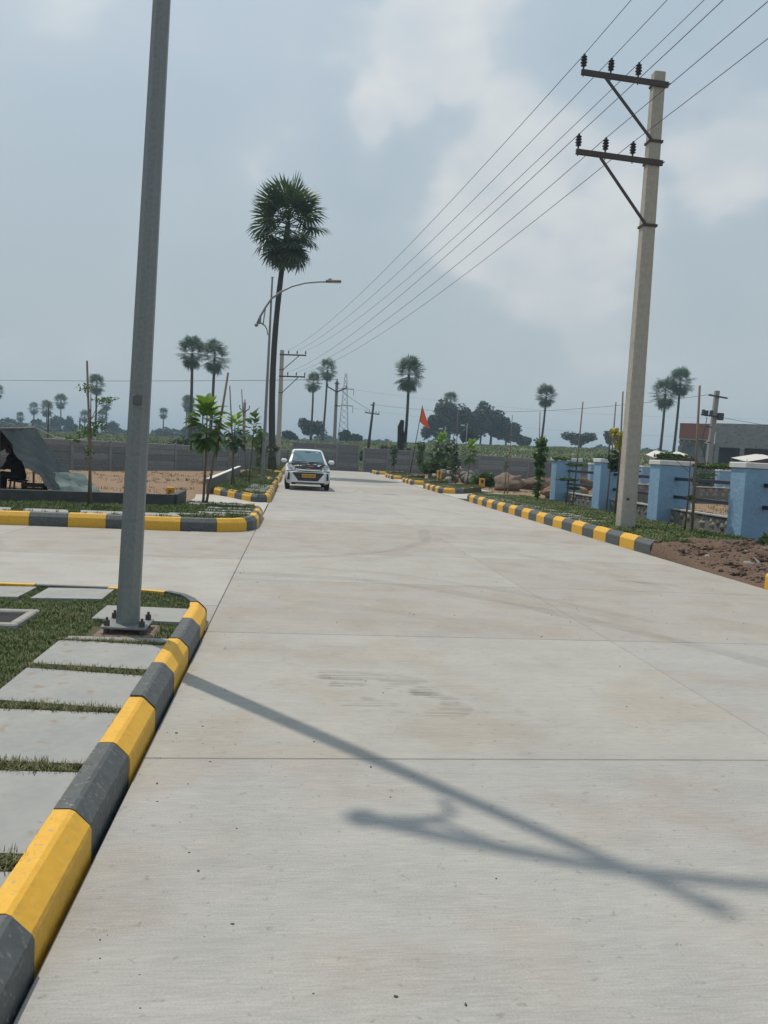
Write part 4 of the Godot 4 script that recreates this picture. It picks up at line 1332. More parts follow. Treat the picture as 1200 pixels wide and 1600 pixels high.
	# wheels
	for s in [-1.0, 1.0]:
		for z in [-0.72, -3.12]:
			var w := Node3D.new()
			w.name = "wheel"
			c.add_child(w, true)
			w.position = Vector3(s * 0.745, 0.285, z)
			put(lathe([Vector2(0.0, -0.085), Vector2(0.20, -0.085), Vector2(0.265, -0.085), Vector2(0.285, -0.06), Vector2(0.285, 0.06), Vector2(0.265, 0.085), Vector2(0.20, 0.085), Vector2(0.0, 0.085)], 20), "tyre", "tyre", w, Vector3.ZERO, Vector3(0, 0, PI / 2))
			put(lathe([Vector2(0.0, -0.09), Vector2(0.19, -0.092), Vector2(0.19, 0.092), Vector2(0.0, 0.09)], 16), "rim", "galvanised", w, Vector3.ZERO, Vector3(0, 0, PI / 2))

# ------------------------------------------------------------------ park railing on the right
func blue_pillar(label: String, at: Vector3, h: float, group: String) -> Node3D:
	var p := thing("blue_pillar", label, "pillar", at, 0.0, group)
	put(cbox(Vector3(0.82, h - 0.11, 0.52), 0.012), "shaft", "blue_paint", p, Vector3(0, (h - 0.11) * 0.5, 0))
	put(cbox(Vector3(0.88, 0.11, 0.58), 0.012), "cap", "white_paint", p, Vector3(0, h - 0.055, 0))
	return p

func rubble_wall(label: String, a: Vector3, b: Vector3, h: float, mats: Array, coping: bool, sz := 0.26) -> void:
	var w := thing("stone_wall", label, "wall", a)
	var d := b - a
	var L := Vector2(d.x, d.z).length()
	var turn := atan2(-d.z, d.x)
	var dir := d / L
	put(bar(Vector3(0, h * 0.5 - 0.02, 0), d + Vector3(0, h * 0.5 - 0.02, 0), 0.26, h - 0.05), "mortar", "plinth", w)
	var kinds := []
	for k in 6:
		kinds.append(rock(Vector3(1, 1, 1), 40 + k, 0.12, 1))
	var y := 0.0
	while y < h - 0.08:
		var rh := sz * rng.randf_range(0.75, 1.0)
		var x := rng.randf_range(0.0, sz * 0.4)
		while x < L - 0.05:
			var rw := sz * rng.randf_range(0.8, 1.7)
			var o := put(kinds[rng.randi() % 6], "stone", mats[rng.randi() % mats.size()], w, dir * (x + rw * 0.5) + Vector3(0, minf(y + rh * 0.5, h - rh * 0.4), 0))
			o.scale = Vector3(rw * 1.22, rh * 1.26, 0.35)
			o.rotation.y = turn
			x += rw
		y += rh
	if coping:
		put(bar(Vector3(0, h + 0.02, 0), d + Vector3(0, h + 0.02, 0), 0.33, 0.035), "coping", "apron", w)

func build_park() -> void:
	var nz := [-13.88, -17.32, -20.8, -24.45]
	var base := [0.13, 0.17, 0.17, 0.17]
	var lb := ["blue pillar with a white cap at the dug soil", "blue pillar with a white cap next to the concrete power pole", "blue pillar with a white cap behind the power pole's foot", "end blue pillar with a white cap beside the boulder"]
	for i in 4:
		blue_pillar(lb[i], Vector3(8.87, base[i], nz[i]), 1.66 - base[i], "blue pillars of the park railing")
	for i in 3:
		var z0: float = nz[i] - 0.265
		var z1: float = nz[i + 1] + 0.265
		for y in [1.24, 0.82]:
			var where := ["between the dug soil and the power pole", "behind the power pole", "nearest the boulder"]
			var r := put(bar(Vector3(0, 0, 0), Vector3(0, 0, z1 - z0), 0.07, 0.075), "railing_bar", "rail_navy")
			r.position = Vector3(8.87, y, z0)
			tag(r, "%s navy railing bar %s" % ["upper" if y > 1.0 else "lower", where[i]], "railing bar", "navy bars between the blue pillars")
		rubble_wall(["dark rubble wall under the railing at the dug soil", "dark rubble wall under the railing behind the power pole", "dark rubble wall under the railing nearest the boulder"][i], Vector3(8.95, 0.02, z0), Vector3(8.95, 0.02, z1), 0.50, ["stone", "stone", "stone_pale"], true)
	# pillar foundation and railing running on out of the picture
	rubble_wall("grey rubble footing under the blue pillar at the dug soil", Vector3(8.5, -0.15, -13.75), Vector3(9.25, -0.15, -13.75), 0.28, ["stone", "stone_pale"], false, 0.3)
	for k in 2:
		var r := put(bar(Vector3(0, 0, 0), Vector3(0, 0, 4.4), 0.07, 0.075), "railing_bar", "rail_navy")
		r.position = Vector3(8.87, 1.24 - k * 0.42, -13.615)
		tag(r, "%s navy railing bar running on past the pillar at the dug soil" % ["upper", "lower"][k], "railing bar", "navy bars between the blue pillars")
	# the far side of the park
	var fx := [19.4, 22.9, 25.5, 28.2]
	for i in 4:
		blue_pillar("far blue pillar across the park", Vector3(fx[i], 0.0, -48.0), 1.62, "blue pillars on the far side of the park")
	for i in 3:
		for y in [1.24, 0.82]:
			var r := put(bar(Vector3.ZERO, Vector3(fx[i + 1] - fx[i] - 0.83, 0, 0), 0.07, 0.07), "railing_bar", "rail_navy")
			r.position = Vector3(fx[i] + 0.415, y, -48.0)
			tag(r, "navy railing bar between the far blue pillars", "railing bar", "far navy railing bars")
	rubble_wall("pale rubble wall across the park", Vector3(14.5, 0.0, -32.0), Vector3(21.5, 0.0, -33.0), 0.72, ["stone", "stone_pale", "stone_pale"], true, 0.34)
	rubble_wall("low rubble wall along the park path", Vector3(11.5, 0.0, -27.0), Vector3(14.2, 0.0, -27.3), 0.45, ["stone", "stone_pale"], true, 0.3)
	# concrete block and sand inside the railing
	var bl := put(cbox(Vector3(1.0, 0.75, 0.8), 0.03), "concrete_block", "plinth")
	bl.position = Vector3(10.6, 0.34, -22.0)
	tag(bl, "dark concrete block inside the railing behind the power pole", "block")

# ------------------------------------------------------------------ tarpaulin tent and the person in it
func sheet(a: Vector3, b: Vector3, c: Vector3, d: Vector3, sag: float, sd: int, n := 16, m := 14) -> ArrayMesh:
	# a-b upper edge, d-c lower edge
	var nz := FastNoiseLite.new()
	nz.seed = sd
	nz.frequency = 1.1
	nz.fractal_octaves = 3
	var st := st_new()
	var nor := (b - a).cross(d - a).normalized()
	var p := func(i: int, j: int) -> Vector3:
		var u := float(i) / n
		var v := float(j) / m
		var q := a.lerp(b, u).lerp(d.lerp(c, u), v)
		q.y -= sag * 4.0 * v * (1.0 - v) * (0.6 + 0.4 * sin(u * 7.0))
		var edge := minf(1.0, minf(v, 1.0 - v) * 6.0)
		return q + nor * (nz.get_noise_2d(u * 3.0 + v * 1.5, v * 1.2) * 0.13 + nz.get_noise_2d(u * 8.0 + v * 5.0, v * 2.5 + 9.0) * 0.06) * edge
	for i in n:
		for j in m:
			quad(st, p.call(i, j), p.call(i, j + 1), p.call(i + 1, j + 1), p.call(i + 1, j))
	return done(st, true)

func build_tent() -> void:
	var t := thing("tarpaulin_tent", "grey-blue tarpaulin tent propped open over a shaded seat", "tent", Vector3(-6.6, 0.04, -18.3))
	var o := t.position
	var r0 := Vector3(-6.5, 1.62, -17.9) - o
	var r1 := Vector3(-7.25, 1.74, -22.6) - o
	put(sheet(r0, r1, Vector3(-6.05, 0.30, -22.6) - o, Vector3(-5.25, 0.10, -17.9) - o, 0.10, 4), "right_sheet", "tarp", t)
	put(sheet(r1, r0, Vector3(-8.3, 0.35, -17.9) - o, Vector3(-9.0, 0.5, -22.6) - o, 0.06, 9), "left_sheet", "tarp", t)
	put(tube([Vector3(-6.5, 0.0, -17.95) - o, r0 + Vector3(0.0, 0.03, 0)], [0.03, 0.025], 6), "front_pole", "bamboo", t)
	put(tube([Vector3(-7.25, 0.0, -22.55) - o, r1 + Vector3(0, 0.03, 0)], [0.03, 0.025], 6), "rear_pole", "bamboo", t)
	put(tube([r0 - Vector3(0, 0.02, 0), r1 - Vector3(0, 0.02, 0)], [0.025, 0.025], 6), "ridge_pole", "bamboo", t)
	var sk := put(sheet(Vector3(-5.62, 0.66, -18.8), Vector3(-5.30, 0.62, -20.1), Vector3(-4.75, 0.13, -19.9), Vector3(-5.20, 0.10, -18.3), 0.02, 15, 8, 8), "ground_sheet", "green_plastic")
	tag(sk, "pale green plastic sheet hanging from the tent side to the soil", "sheet")
	var rope := put(tube([Vector3(-7.25, 1.72, -22.7), Vector3(-8.0, 1.50, -27.0), Vector3(-8.9, 1.42, -32.0), Vector3(-9.7, 1.50, -37.6)], [0.012, 0.012, 0.012, 0.012], 5), "tent_rope", "white_sheet")
	tag(rope, "pale slack rope running from the tent ridge along the wall", "rope")
	for q in [[Vector3(-5.2, 0.09, -18.25), Vector3(-4.35, 0.11, -18.9), "thin stick lying at the edge of the pale green sheet"], [Vector3(-5.0, 0.12, -20.4), Vector3(-4.2, 0.10, -20.0), "second thin stick lying on the soil behind the pale green sheet"]]:
		var s := put(tube([q[0], q[1]], [0.022, 0.018], 6), "stick", "wood_dark")
		tag(s, q[2], "stick")
	# low table and a crate
	var tb := thing("low_table", "dark low wooden table in the tent shade", "table", Vector3(-7.35, 0.05, -19.5))
	put(cbox(Vector3(0.85, 0.04, 0.5), 0.01), "table_top", "wood_dark", tb, Vector3(0, 0.44, 0))
	for sx in [-1, 1]:
		for sz in [-1, 1]:
			put(bar(Vector3(sx * 0.36, 0.0, sz * 0.2), Vector3(sx * 0.38, 0.42, sz * 0.2), 0.04, 0.04), "leg", "wood_dark", tb)
	var ch := thing("stool", "dark wooden stool under the seated person", "stool", Vector3(-6.62, 0.05, -19.5))
	put(cbox(Vector3(0.36, 0.04, 0.36), 0.01), "seat", "wood_dark", ch, Vector3(0, 0.34, 0))
	for sx in [-1, 1]:
		for sz in [-1, 1]:
			put(bar(Vector3(sx * 0.16, 0.0, sz * 0.16), Vector3(sx * 0.13, 0.33, sz * 0.13), 0.035, 0.035), "leg", "wood_dark", ch)
	var cr := thing("crate", "slatted wooden crate on the soil inside the tent", "crate", Vector3(-6.05, 0.05, -18.9))
	for k in 3:
		for sz in [-1, 1]:
			put(cbox(Vector3(0.5, 0.08, 0.02), 0.004), "slat", "wood_dark", cr, Vector3(0, 0.06 + k * 0.11, sz * 0.16))
	for sx in [-1, 1]:
		put(cbox(Vector3(0.03, 0.34, 0.29), 0.005), "end_board", "wood_dark", cr, Vector3(sx * 0.235, 0.17, 0))
	person_seated(Vector3(-6.62, 0.05, -19.5))

# smooth union of tapered capsules meshed as surface nets
func capsule_body(bones: Array, cell: float, k: float) -> ArrayMesh:
	var lo := Vector3.ONE * 1e9
	var hi := -lo
	for b in bones:
		var rm: float = maxf(b[2], b[3]) + cell * 2.0
		for q in [b[0], b[1]]:
			lo = lo.min(q - Vector3.ONE * rm)
			hi = hi.max(q + Vector3.ONE * rm)
	var n := Vector3i(((hi - lo) / cell).ceil()) + Vector3i.ONE
	var val := PackedFloat32Array()
	val.resize(n.x * n.y * n.z)
	val.fill(1.0)
	for b in bones:
		var rm: float = maxf(b[2], b[3]) + cell * 3.0 + k
		var p0: Vector3 = b[0].min(b[1]) - Vector3.ONE * rm
		var p1: Vector3 = b[0].max(b[1]) + Vector3.ONE * rm
		var i0 := Vector3i(((p0 - lo) / cell).floor()).clamp(Vector3i.ZERO, n - Vector3i.ONE)
		var i1 := Vector3i(((p1 - lo) / cell).ceil()).clamp(Vector3i.ZERO, n - Vector3i.ONE)
		var ab: Vector3 = b[1] - b[0]
		var l2 := maxf(ab.length_squared(), 1e-6)
		for z in range(i0.z, i1.z + 1):
			for y in range(i0.y, i1.y + 1):
				for x in range(i0.x, i1.x + 1):
					var p := lo + Vector3(x, y, z) * cell
					var t := clampf((p - b[0]).dot(ab) / l2, 0, 1)
					var d: float = p.distance_to(b[0] + ab * t) - lerpf(b[2], b[3], t)
					var id := (z * n.y + y) * n.x + x
					var o := val[id]
					var h := maxf(k - absf(o - d), 0.0) / k
					val[id] = minf(o, d) - h * h * k * 0.25
	var vid := {}
	var vs := []
	var stx := [1, n.x, n.x * n.y]
	for z in n.z - 1:
		for y in n.y - 1:
			for x in n.x - 1:
				var id := (z * n.y + y) * n.x + x
				var acc := Vector3.ZERO
				var cnt := 0
				for e in 12:
					var ax := e / 4
					var u := e % 2
					var v := (e / 2) % 2
					var c0 := Vector3i.ZERO
					c0[(ax + 1) % 3] = u
					c0[(ax + 2) % 3] = v
					var a0: int = id + c0.x * stx[0] + c0.y * stx[1] + c0.z * stx[2]
					var va := val[a0]
					var vb := val[a0 + stx[ax]]
					if (va < 0.0) != (vb < 0.0):
						var q := Vector3(c0)
						q[ax] += va / (va - vb)
						acc += q
						cnt += 1
				if cnt:
					vid[id] = vs.size()
					vs.append(lo + (Vector3(x, y, z) + acc / cnt) * cell)
	var st := st_new()
	for z in range(1, n.z - 1):
		for y in range(1, n.y - 1):
			for x in range(1, n.x - 1):
				var id := (z * n.y + y) * n.x + x
				for ax in 3:
					var va := val[id]
					var vb := val[id + stx[ax]]
					if (va < 0.0) == (vb < 0.0):
						continue
					var s1: int = stx[(ax + 1) % 3]
					var s2: int = stx[(ax + 2) % 3]
					var ids := [id - s1 - s2, id - s2, id, id - s1]
					if not (vid.has(ids[0]) and vid.has(ids[1]) and vid.has(ids[2]) and vid.has(ids[3])):
						continue
					var q := ids.map(func(w): return vs[vid[w]])
					if va < 0.0:
						quad(st, q[0], q[1], q[2], q[3])
					else:
						quad(st, q[3], q[2], q[1], q[0])
	return done(st, true)

func person_seated(at: Vector3) -> void:
	# sits on the stool, side on, facing -x, leaning to the table
	var p := thing("person", "person in dark clothes sitting in the tent shade leaning on a table", "person", at)
	var V := func(x: float, y: float, z: float) -> Vector3: return Vector3(x, y, z)
	var cloth := [
		[V.call(0.02, 0.45, 0.0), V.call(-0.02, 0.62, 0.0), 0.15, 0.135], [V.call(-0.02, 0.62, 0.0), V.call(-0.12, 0.84, 0.0), 0.135, 0.15],
		[V.call(-0.12, 0.86, -0.14), V.call(-0.12, 0.86, 0.14), 0.075, 0.075],
		[V.call(0.0, 0.44, -0.09), V.call(-0.40, 0.47, -0.11), 0.085, 0.062], [V.call(0.0, 0.44, 0.09), V.call(-0.40, 0.47, 0.13), 0.085, 0.062],
		[V.call(-0.40, 0.47, -0.11), V.call(-0.36, 0.09, -0.11), 0.062, 0.042], [V.call(-0.40, 0.47, 0.13), V.call(-0.34, 0.09, 0.13), 0.062, 0.042],
		[V.call(-0.12, 0.86, 0.17), V.call(-0.26, 0.64, 0.20), 0.055, 0.044], [V.call(-0.12, 0.86, -0.17), V.call(-0.26, 0.64, -0.20), 0.055, 0.044]]
	var flesh := [
		[V.call(-0.26, 0.64, 0.20), V.call(-0.50, 0.60, 0.13), 0.040, 0.028], [V.call(-0.26, 0.64, -0.20), V.call(-0.50, 0.60, -0.13), 0.040, 0.028],
		[V.call(-0.14, 0.93, 0.0), V.call(-0.17, 1.0, 0.0), 0.052, 0.05], [V.call(-0.185, 1.06, 0.0), V.call(-0.20, 1.10, 0.0), 0.085, 0.09],
		[V.call(-0.25, 1.03, 0.0), V.call(-0.27, 1.02, 0.0), 0.04, 0.03], [V.call(-0.285, 1.075, 0.0), V.call(-0.295, 1.065, 0.0), 0.018, 0.014]]
	for s in [-1.0, 1.0]:
		flesh.append([V.call(-0.50, 0.60, s * 0.13), V.call(-0.57, 0.585, s * 0.11), 0.03, 0.028])
		for f in 4:
			flesh.append([V.call(-0.57, 0.58, s * (0.075 + f * 0.021)), V.call(-0.625 - (0.01 if f in [1, 2] else 0.0), 0.555, s * (0.07 + f * 0.021)), 0.0095, 0.008])
		flesh.append([V.call(-0.53, 0.585, s * 0.09), V.call(-0.575, 0.565, s * 0.05), 0.011, 0.009])
		flesh.append([V.call(-0.36, 0.09, -0.11 if s < 0 else 0.13), V.call(-0.52, 0.035, -0.11 if s < 0 else 0.13), 0.042, 0.032])
		flesh.append([V.call(-0.17, 1.06, s * 0.088), V.call(-0.165, 1.09, s * 0.088), 0.016, 0.018])
	var all := cloth + flesh
	put(capsule_body(all, 0.0145, 0.03), "body", "skin", p)
	var grown := []
	for b in cloth:
		grown.append([b[0], b[1], b[2] + 0.012, b[3] + 0.012])
	put(capsule_body(grown, 0.02, 0.04), "clothes", "dark_cloth", p)
	put(capsule_body([[V.call(-0.165, 1.10, 0.0), V.call(-0.19, 1.135, 0.0), 0.095, 0.088], [V.call(-0.13, 1.04, 0.0), V.call(-0.14, 1.08, 0.0), 0.07, 0.08]], 0.014, 0.02), "hair", "hair", p)

# ------------------------------------------------------------------ palms
# one fan leaf: petiole from origin along +y, blade fan at its end; blades hang with droop
func fan_leaf(sd: int, petiole: float, rad: float, blades: int, droop: float) -> ArrayMesh:
	var r := RandomNumberGenerator.new()
	r.seed = sd
	var st := st_new()
	tube_into(st, [Vector3.ZERO, Vector3(0, petiole * 0.55, 0.04), Vector3(0, petiole, 0.0)], [0.045, 0.03, 0.02], 4, false)
	var o := Vector3(0, petiole, 0)
	for k in blades:
		var a := lerpf(-2.35, 2.35, (k + 0.5) / blades)
		var L := rad * (1.0 - 0.16 * absf(a) / 2.35) * r.randf_range(0.9, 1.06)
		var d := Vector3(sin(a), cos(a), 0)
		var side := Vector3(cos(a), -sin(a), 0)
		var w := L * 0.056
		var fold := 0.03 * (1 if k % 2 == 0 else -1)
		var zc := droop * 0.18 * L
		var m := o + d * L * 0.60 + Vector3(0, 0, fold + zc * 0.5 + absf(sin(a)) * 0.12)
		var tip := o + d * L + Vector3(0, -droop * 0.10 * L, zc * 1.6 + absf(sin(a)) * 0.15 + r.randf_range(-0.05, 0.05))
		tri(st, o, m + side * w, m - side * w)
		tri(st, m - side * w, m + side * w, tip)
	return done(st)

# places for leaves on a crown: [direction, roll, scale, dry]
func frond_places(sd: int, n: int) -> Array:
	var r := RandomNumberGenerator.new()
	r.seed = sd
	var out := []
	for k in n:
		var t := (k + 0.5) / n
		var el := lerpf(1.42, -1.25, pow(t, 0.92))
		if n > 45 and el > -0.2 and el < 0.0 and r.randf() < 0.35:
			el -= 0.3
		el += r.randf_range(-0.12, 0.12)
		var az := k * 2.39996 + r.randf_range(-0.25, 0.25)
		out.append([Vector3(cos(az) * cos(el), sin(el), sin(az) * cos(el)), r.randf_range(-0.4, 0.4), r.randf_range(0.88, 1.08) * (1.0 if el > -0.6 else 0.92), el < -0.75])
	return out

func frond_transform(f: Array, lift := 0.0) -> Transform3D:
	var d: Vector3 = f[0]
	var y := d.normalized()
	var z := (Vector3.UP - y * y.y)
	if z.length() < 0.1:
		z = Vector3(0.3, 0, 1.0)
	# blades bend down: local +z is the drooping side
	z = -z.normalized()
	var x := y.cross(z).normalized()
	var b := Basis(x, y, z).rotated(y, f[1]).scaled(Vector3.ONE * f[2])
	return Transform3D(b, Vector3(0, lift + d.y * 0.55, 0))

func palm_trunk_mesh(top: Vector3, r0: float, r1: float, bend: float) -> ArrayMesh:
	var pts := []
	var rd := []
	for i in 15:
		var t := i / 14.0
		pts.append(Vector3(top.x * t + bend * sin(t * PI), top.y * t, top.z * t))
		rd.append(lerpf(r0, r1, pow(t, 0.6)) * (1.0 + 0.25 * exp(-t * 30.0)) * (1.0 + 0.03 * sin(i * 2.7)))
	return tube(pts, rd, 9)

var crown_mesh := []

func build_palms() -> void:
	# the tall one, each fan leaf its own part
	var base := Vector3(-1.33, 0.15, -47.5)
	var p := thing("palm_tree", "tall palm with a dense round crown beside the street lamp", "palm tree", base)
	var crown := Vector3(0.36, 14.55, 0)
	put(palm_trunk_mesh(crown + Vector3(0, 0.3, 0), 0.23, 0.15, -0.36), "trunk", "palm_trunk", p)
	var kinds := []
	for k in 4:
		kinds.append(fan_leaf(60 + k, 1.25, 1.5, 24, [0.3, 0.55, 0.8, 1.05][k]))
	var fr := frond_places(5, 44)
	for f in fr:
		var o := put(kinds[rng.randi() % 4], "frond", "palm_dry" if f[3] and rng.randf() < 0.3 else "palm_leaf", p)
		o.transform = frond_transform(f).translated(crown)
	# merged crowns for the others
	for k in 5:
		var st := SurfaceTool.new()
		st.begin(Mesh.PRIMITIVE_TRIANGLES)
		var fl := [fan_leaf(80 + k, 1.0, 1.25, 18, 0.4), fan_leaf(90 + k, 1.0, 1.2, 18, 0.9)]
		var i := 0
		for f in frond_places(20 + k, [44, 36, 40, 34, 42][k]):
			st.append_from(fl[i % 2], 0, frond_transform(f))
			i += 1
		crown_mesh.append(st.commit())
	# x, z, height of crown centre (world), crown scale, lean, label
	var spots := [
		[-16.4, -123.0, 15.6, 1.0, 0.0, "palm on the left of the pair above the almond sapling"],
		[-13.0, -123.0, 15.2, 0.98, 0.35, "palm on the right of the pair above the almond sapling"],
		[3.55, -180.0, 17.3, 1.0, 0.1, "shorter palm of the pair behind the car"],
		[6.7, -180.0, 20.3, 1.0, 0.5, "taller palm of the pair behind the car"],
		[17.15, -120.0, 14.1, 1.05, 0.1, "lone palm above the black stump and orange flag"],
		[52.6, -160.0, 15.6, 1.05, 0.5, "lone palm above the boulder and the long wall"],
		[69.3, -140.0, 15.7, 1.12, 0.2, "shorter palm of the pair beside the grey building"],
		[72.1, -140.0, 18.0, 1.12, 0.3, "taller palm of the pair beside the grey building"],
		[-49.7, -200.0, 15.2, 1.05, 0.1, "palm behind the staked thorn sapling"],
		[44.4, -222.0, 18.2, 0.95, 0.2, "palm rising out of the dark copse"],
		[54.0, -222.0, 17.0, 0.7, 0.1, "small palm at the right of the dark copse"]]
	var k := 0
	for s in spots:
		var g := terrain_h(s[0], s[1]) - 0.3
		var t := thing("palm_tree", s[5], "palm tree", Vector3(s[0] - s[4], g, s[1]), 0.0, "palms in the field")
		var hgt: float = s[2] - g
		put(palm_trunk_mesh(Vector3(s[4], hgt, 0), 0.30, 0.2, 0.1), "trunk", "palm_trunk", t)
		var o := put(crown_mesh[k % 5], "crown", "palm_leaf", t, Vector3(s[4], hgt, 0), Vector3(0, k * 1.7, 0))
		o.scale = Vector3(1.32, 1.15, 1.32) * s[3] * (1.0 + 0.08 * sin(k * 2.3))
		k += 1
	# palms along the far left skyline: px columns turned into bearings at about 330 m
	var far := [[-120.5, -330.0, 19.0, 1.1], [-113.5, -335.0, 9.5, 0.8], [-106.5, -330.0, 13.0, 1.0], [-103.0, -335.0, 13.5, 1.3], [-96.0, -330.0, 16.5, 1.2], [-86.5, -330.0, 11.0, 1.0], [-80.0, -332.0, 11.5, 1.1], [-77.5, -328.0, 16.5, 1.1], [-55.0, -330.0, 14.0, 0.9], [-41.5, -300.0, 17.5, 1.0], [-32.5, -240.0, 13.5, 1.0], [-31.5, -240.0, 9.5, 0.9], [-29.0, -245.0, 13.0, 0.8]]
	for s in far:
		var g := terrain_h(s[0], s[1]) - 0.3
		var t := thing("palm_tree", "small hazy palm on the left skyline", "palm tree", Vector3(s[0], g, s[1]), 0.0, "hazy palms on the left skyline")
		put(palm_trunk_mesh(Vector3(0.1, s[2] - g, 0), 0.32, 0.22, 0.1), "trunk", "palm_trunk", t)
		var o := put(crown_mesh[k % 5], "crown", "palm_leaf", t, Vector3(0.1, s[2] - g, 0), Vector3(0, k * 2.1, 0))
		o.scale = Vector3(1.35, 1.2, 1.35) * s[3]
		k += 1

# ------------------------------------------------------------------ broadleaf crowns
# leaf faces spread through lobes: [centre, radius vector]
func leafy(lobes: Array, count: int, size: float, sd: int) -> ArrayMesh:
	var r := RandomNumberGenerator.new()
	r.seed = sd
	var vol := 0.0
	for l in lobes:
		vol += l[1].x * l[1].y * l[1].z
	var vs := PackedVector3Array()
	var ns := PackedVector3Array()
	for l in lobes:
		var n := int(count * l[1].x * l[1].y * l[1].z / vol)
		for i in n:
			var d := Vector3(r.randfn(), r.randfn(), r.randfn()).normalized()
			var k := pow(r.randf(), 0.45) * (1.0 + 0.18 * sin(d.x * 5.0 + sd) * sin(d.y * 6.0 + 1.0) * sin(d.z * 5.0))
			var c: Vector3 = l[0] + d * l[1] * k
			var a := Vector3(r.randfn(), r.randfn() * 0.6, r.randfn()).normalized()
			var b := a.cross(Vector3(r.randfn(), r.randfn(), r.randfn())).normalized()
			var s := size * r.randf_range(0.6, 1.3)
			var nn := a.cross(b)
			for q in [c - a * s, c + b * s * 0.45, c - b * s * 0.45, c + a * s, c - b * s * 0.45, c + b * s * 0.45]:
				vs.append(q)
				ns.append(nn)
	var ar := []
	ar.resize(Mesh.ARRAY_MAX)
	ar[Mesh.ARRAY_VERTEX] = vs
	ar[Mesh.ARRAY_NORMAL] = ns
	var m := ArrayMesh.new()
	m.add_surface_from_arrays(Mesh.PRIMITIVE_TRIANGLES, ar)
	return m

func tree(label: String, at: Vector3, w: float, h: float, mat: String, sd: int, group := "", leaf := 0.42, count := 2600, cat := "tree") -> void:
	var r := RandomNumberGenerator.new()
	r.seed = sd
	var t := thing("tree" if cat == "tree" else "bush", label, cat, at, 0.0, group)
	if cat == "tree":
		put(tube([Vector3.ZERO, Vector3(0.1, h * 0.3, 0), Vector3(-0.1, h * 0.6, 0.1)], [w * 0.035, w * 0.028, w * 0.015], 7), "trunk", "palm_trunk", t)
		for k in 4:
			var a := k * 1.7 + sd
			put(tube([Vector3(0.05, h * 0.32, 0), Vector3(cos(a) * w * 0.25, h * 0.6, sin(a) * w * 0.2)], [w * 0.02, w * 0.008], 5), "limb", "palm_trunk", t)
	var lobes := []
	var n := 9
	for k in n:
		var a := k * 2.4 + sd
		var rr := sqrt((k + 0.5) / n)
		var y := h * r.randf_range(0.42, 0.80) if cat == "tree" else h * r.randf_range(0.3, 0.6)
		lobes.append([Vector3(cos(a) * w * 0.34 * rr, y + h * 0.1 * (1.0 - rr), sin(a) * w * 0.3 * rr), Vector3(w * r.randf_range(0.14, 0.24), h * r.randf_range(0.15, 0.24), w * r.randf_range(0.14, 0.22))])
	put(leafy(lobes, count, leaf, sd), "crown" if cat == "tree" else "foliage", mat, t)

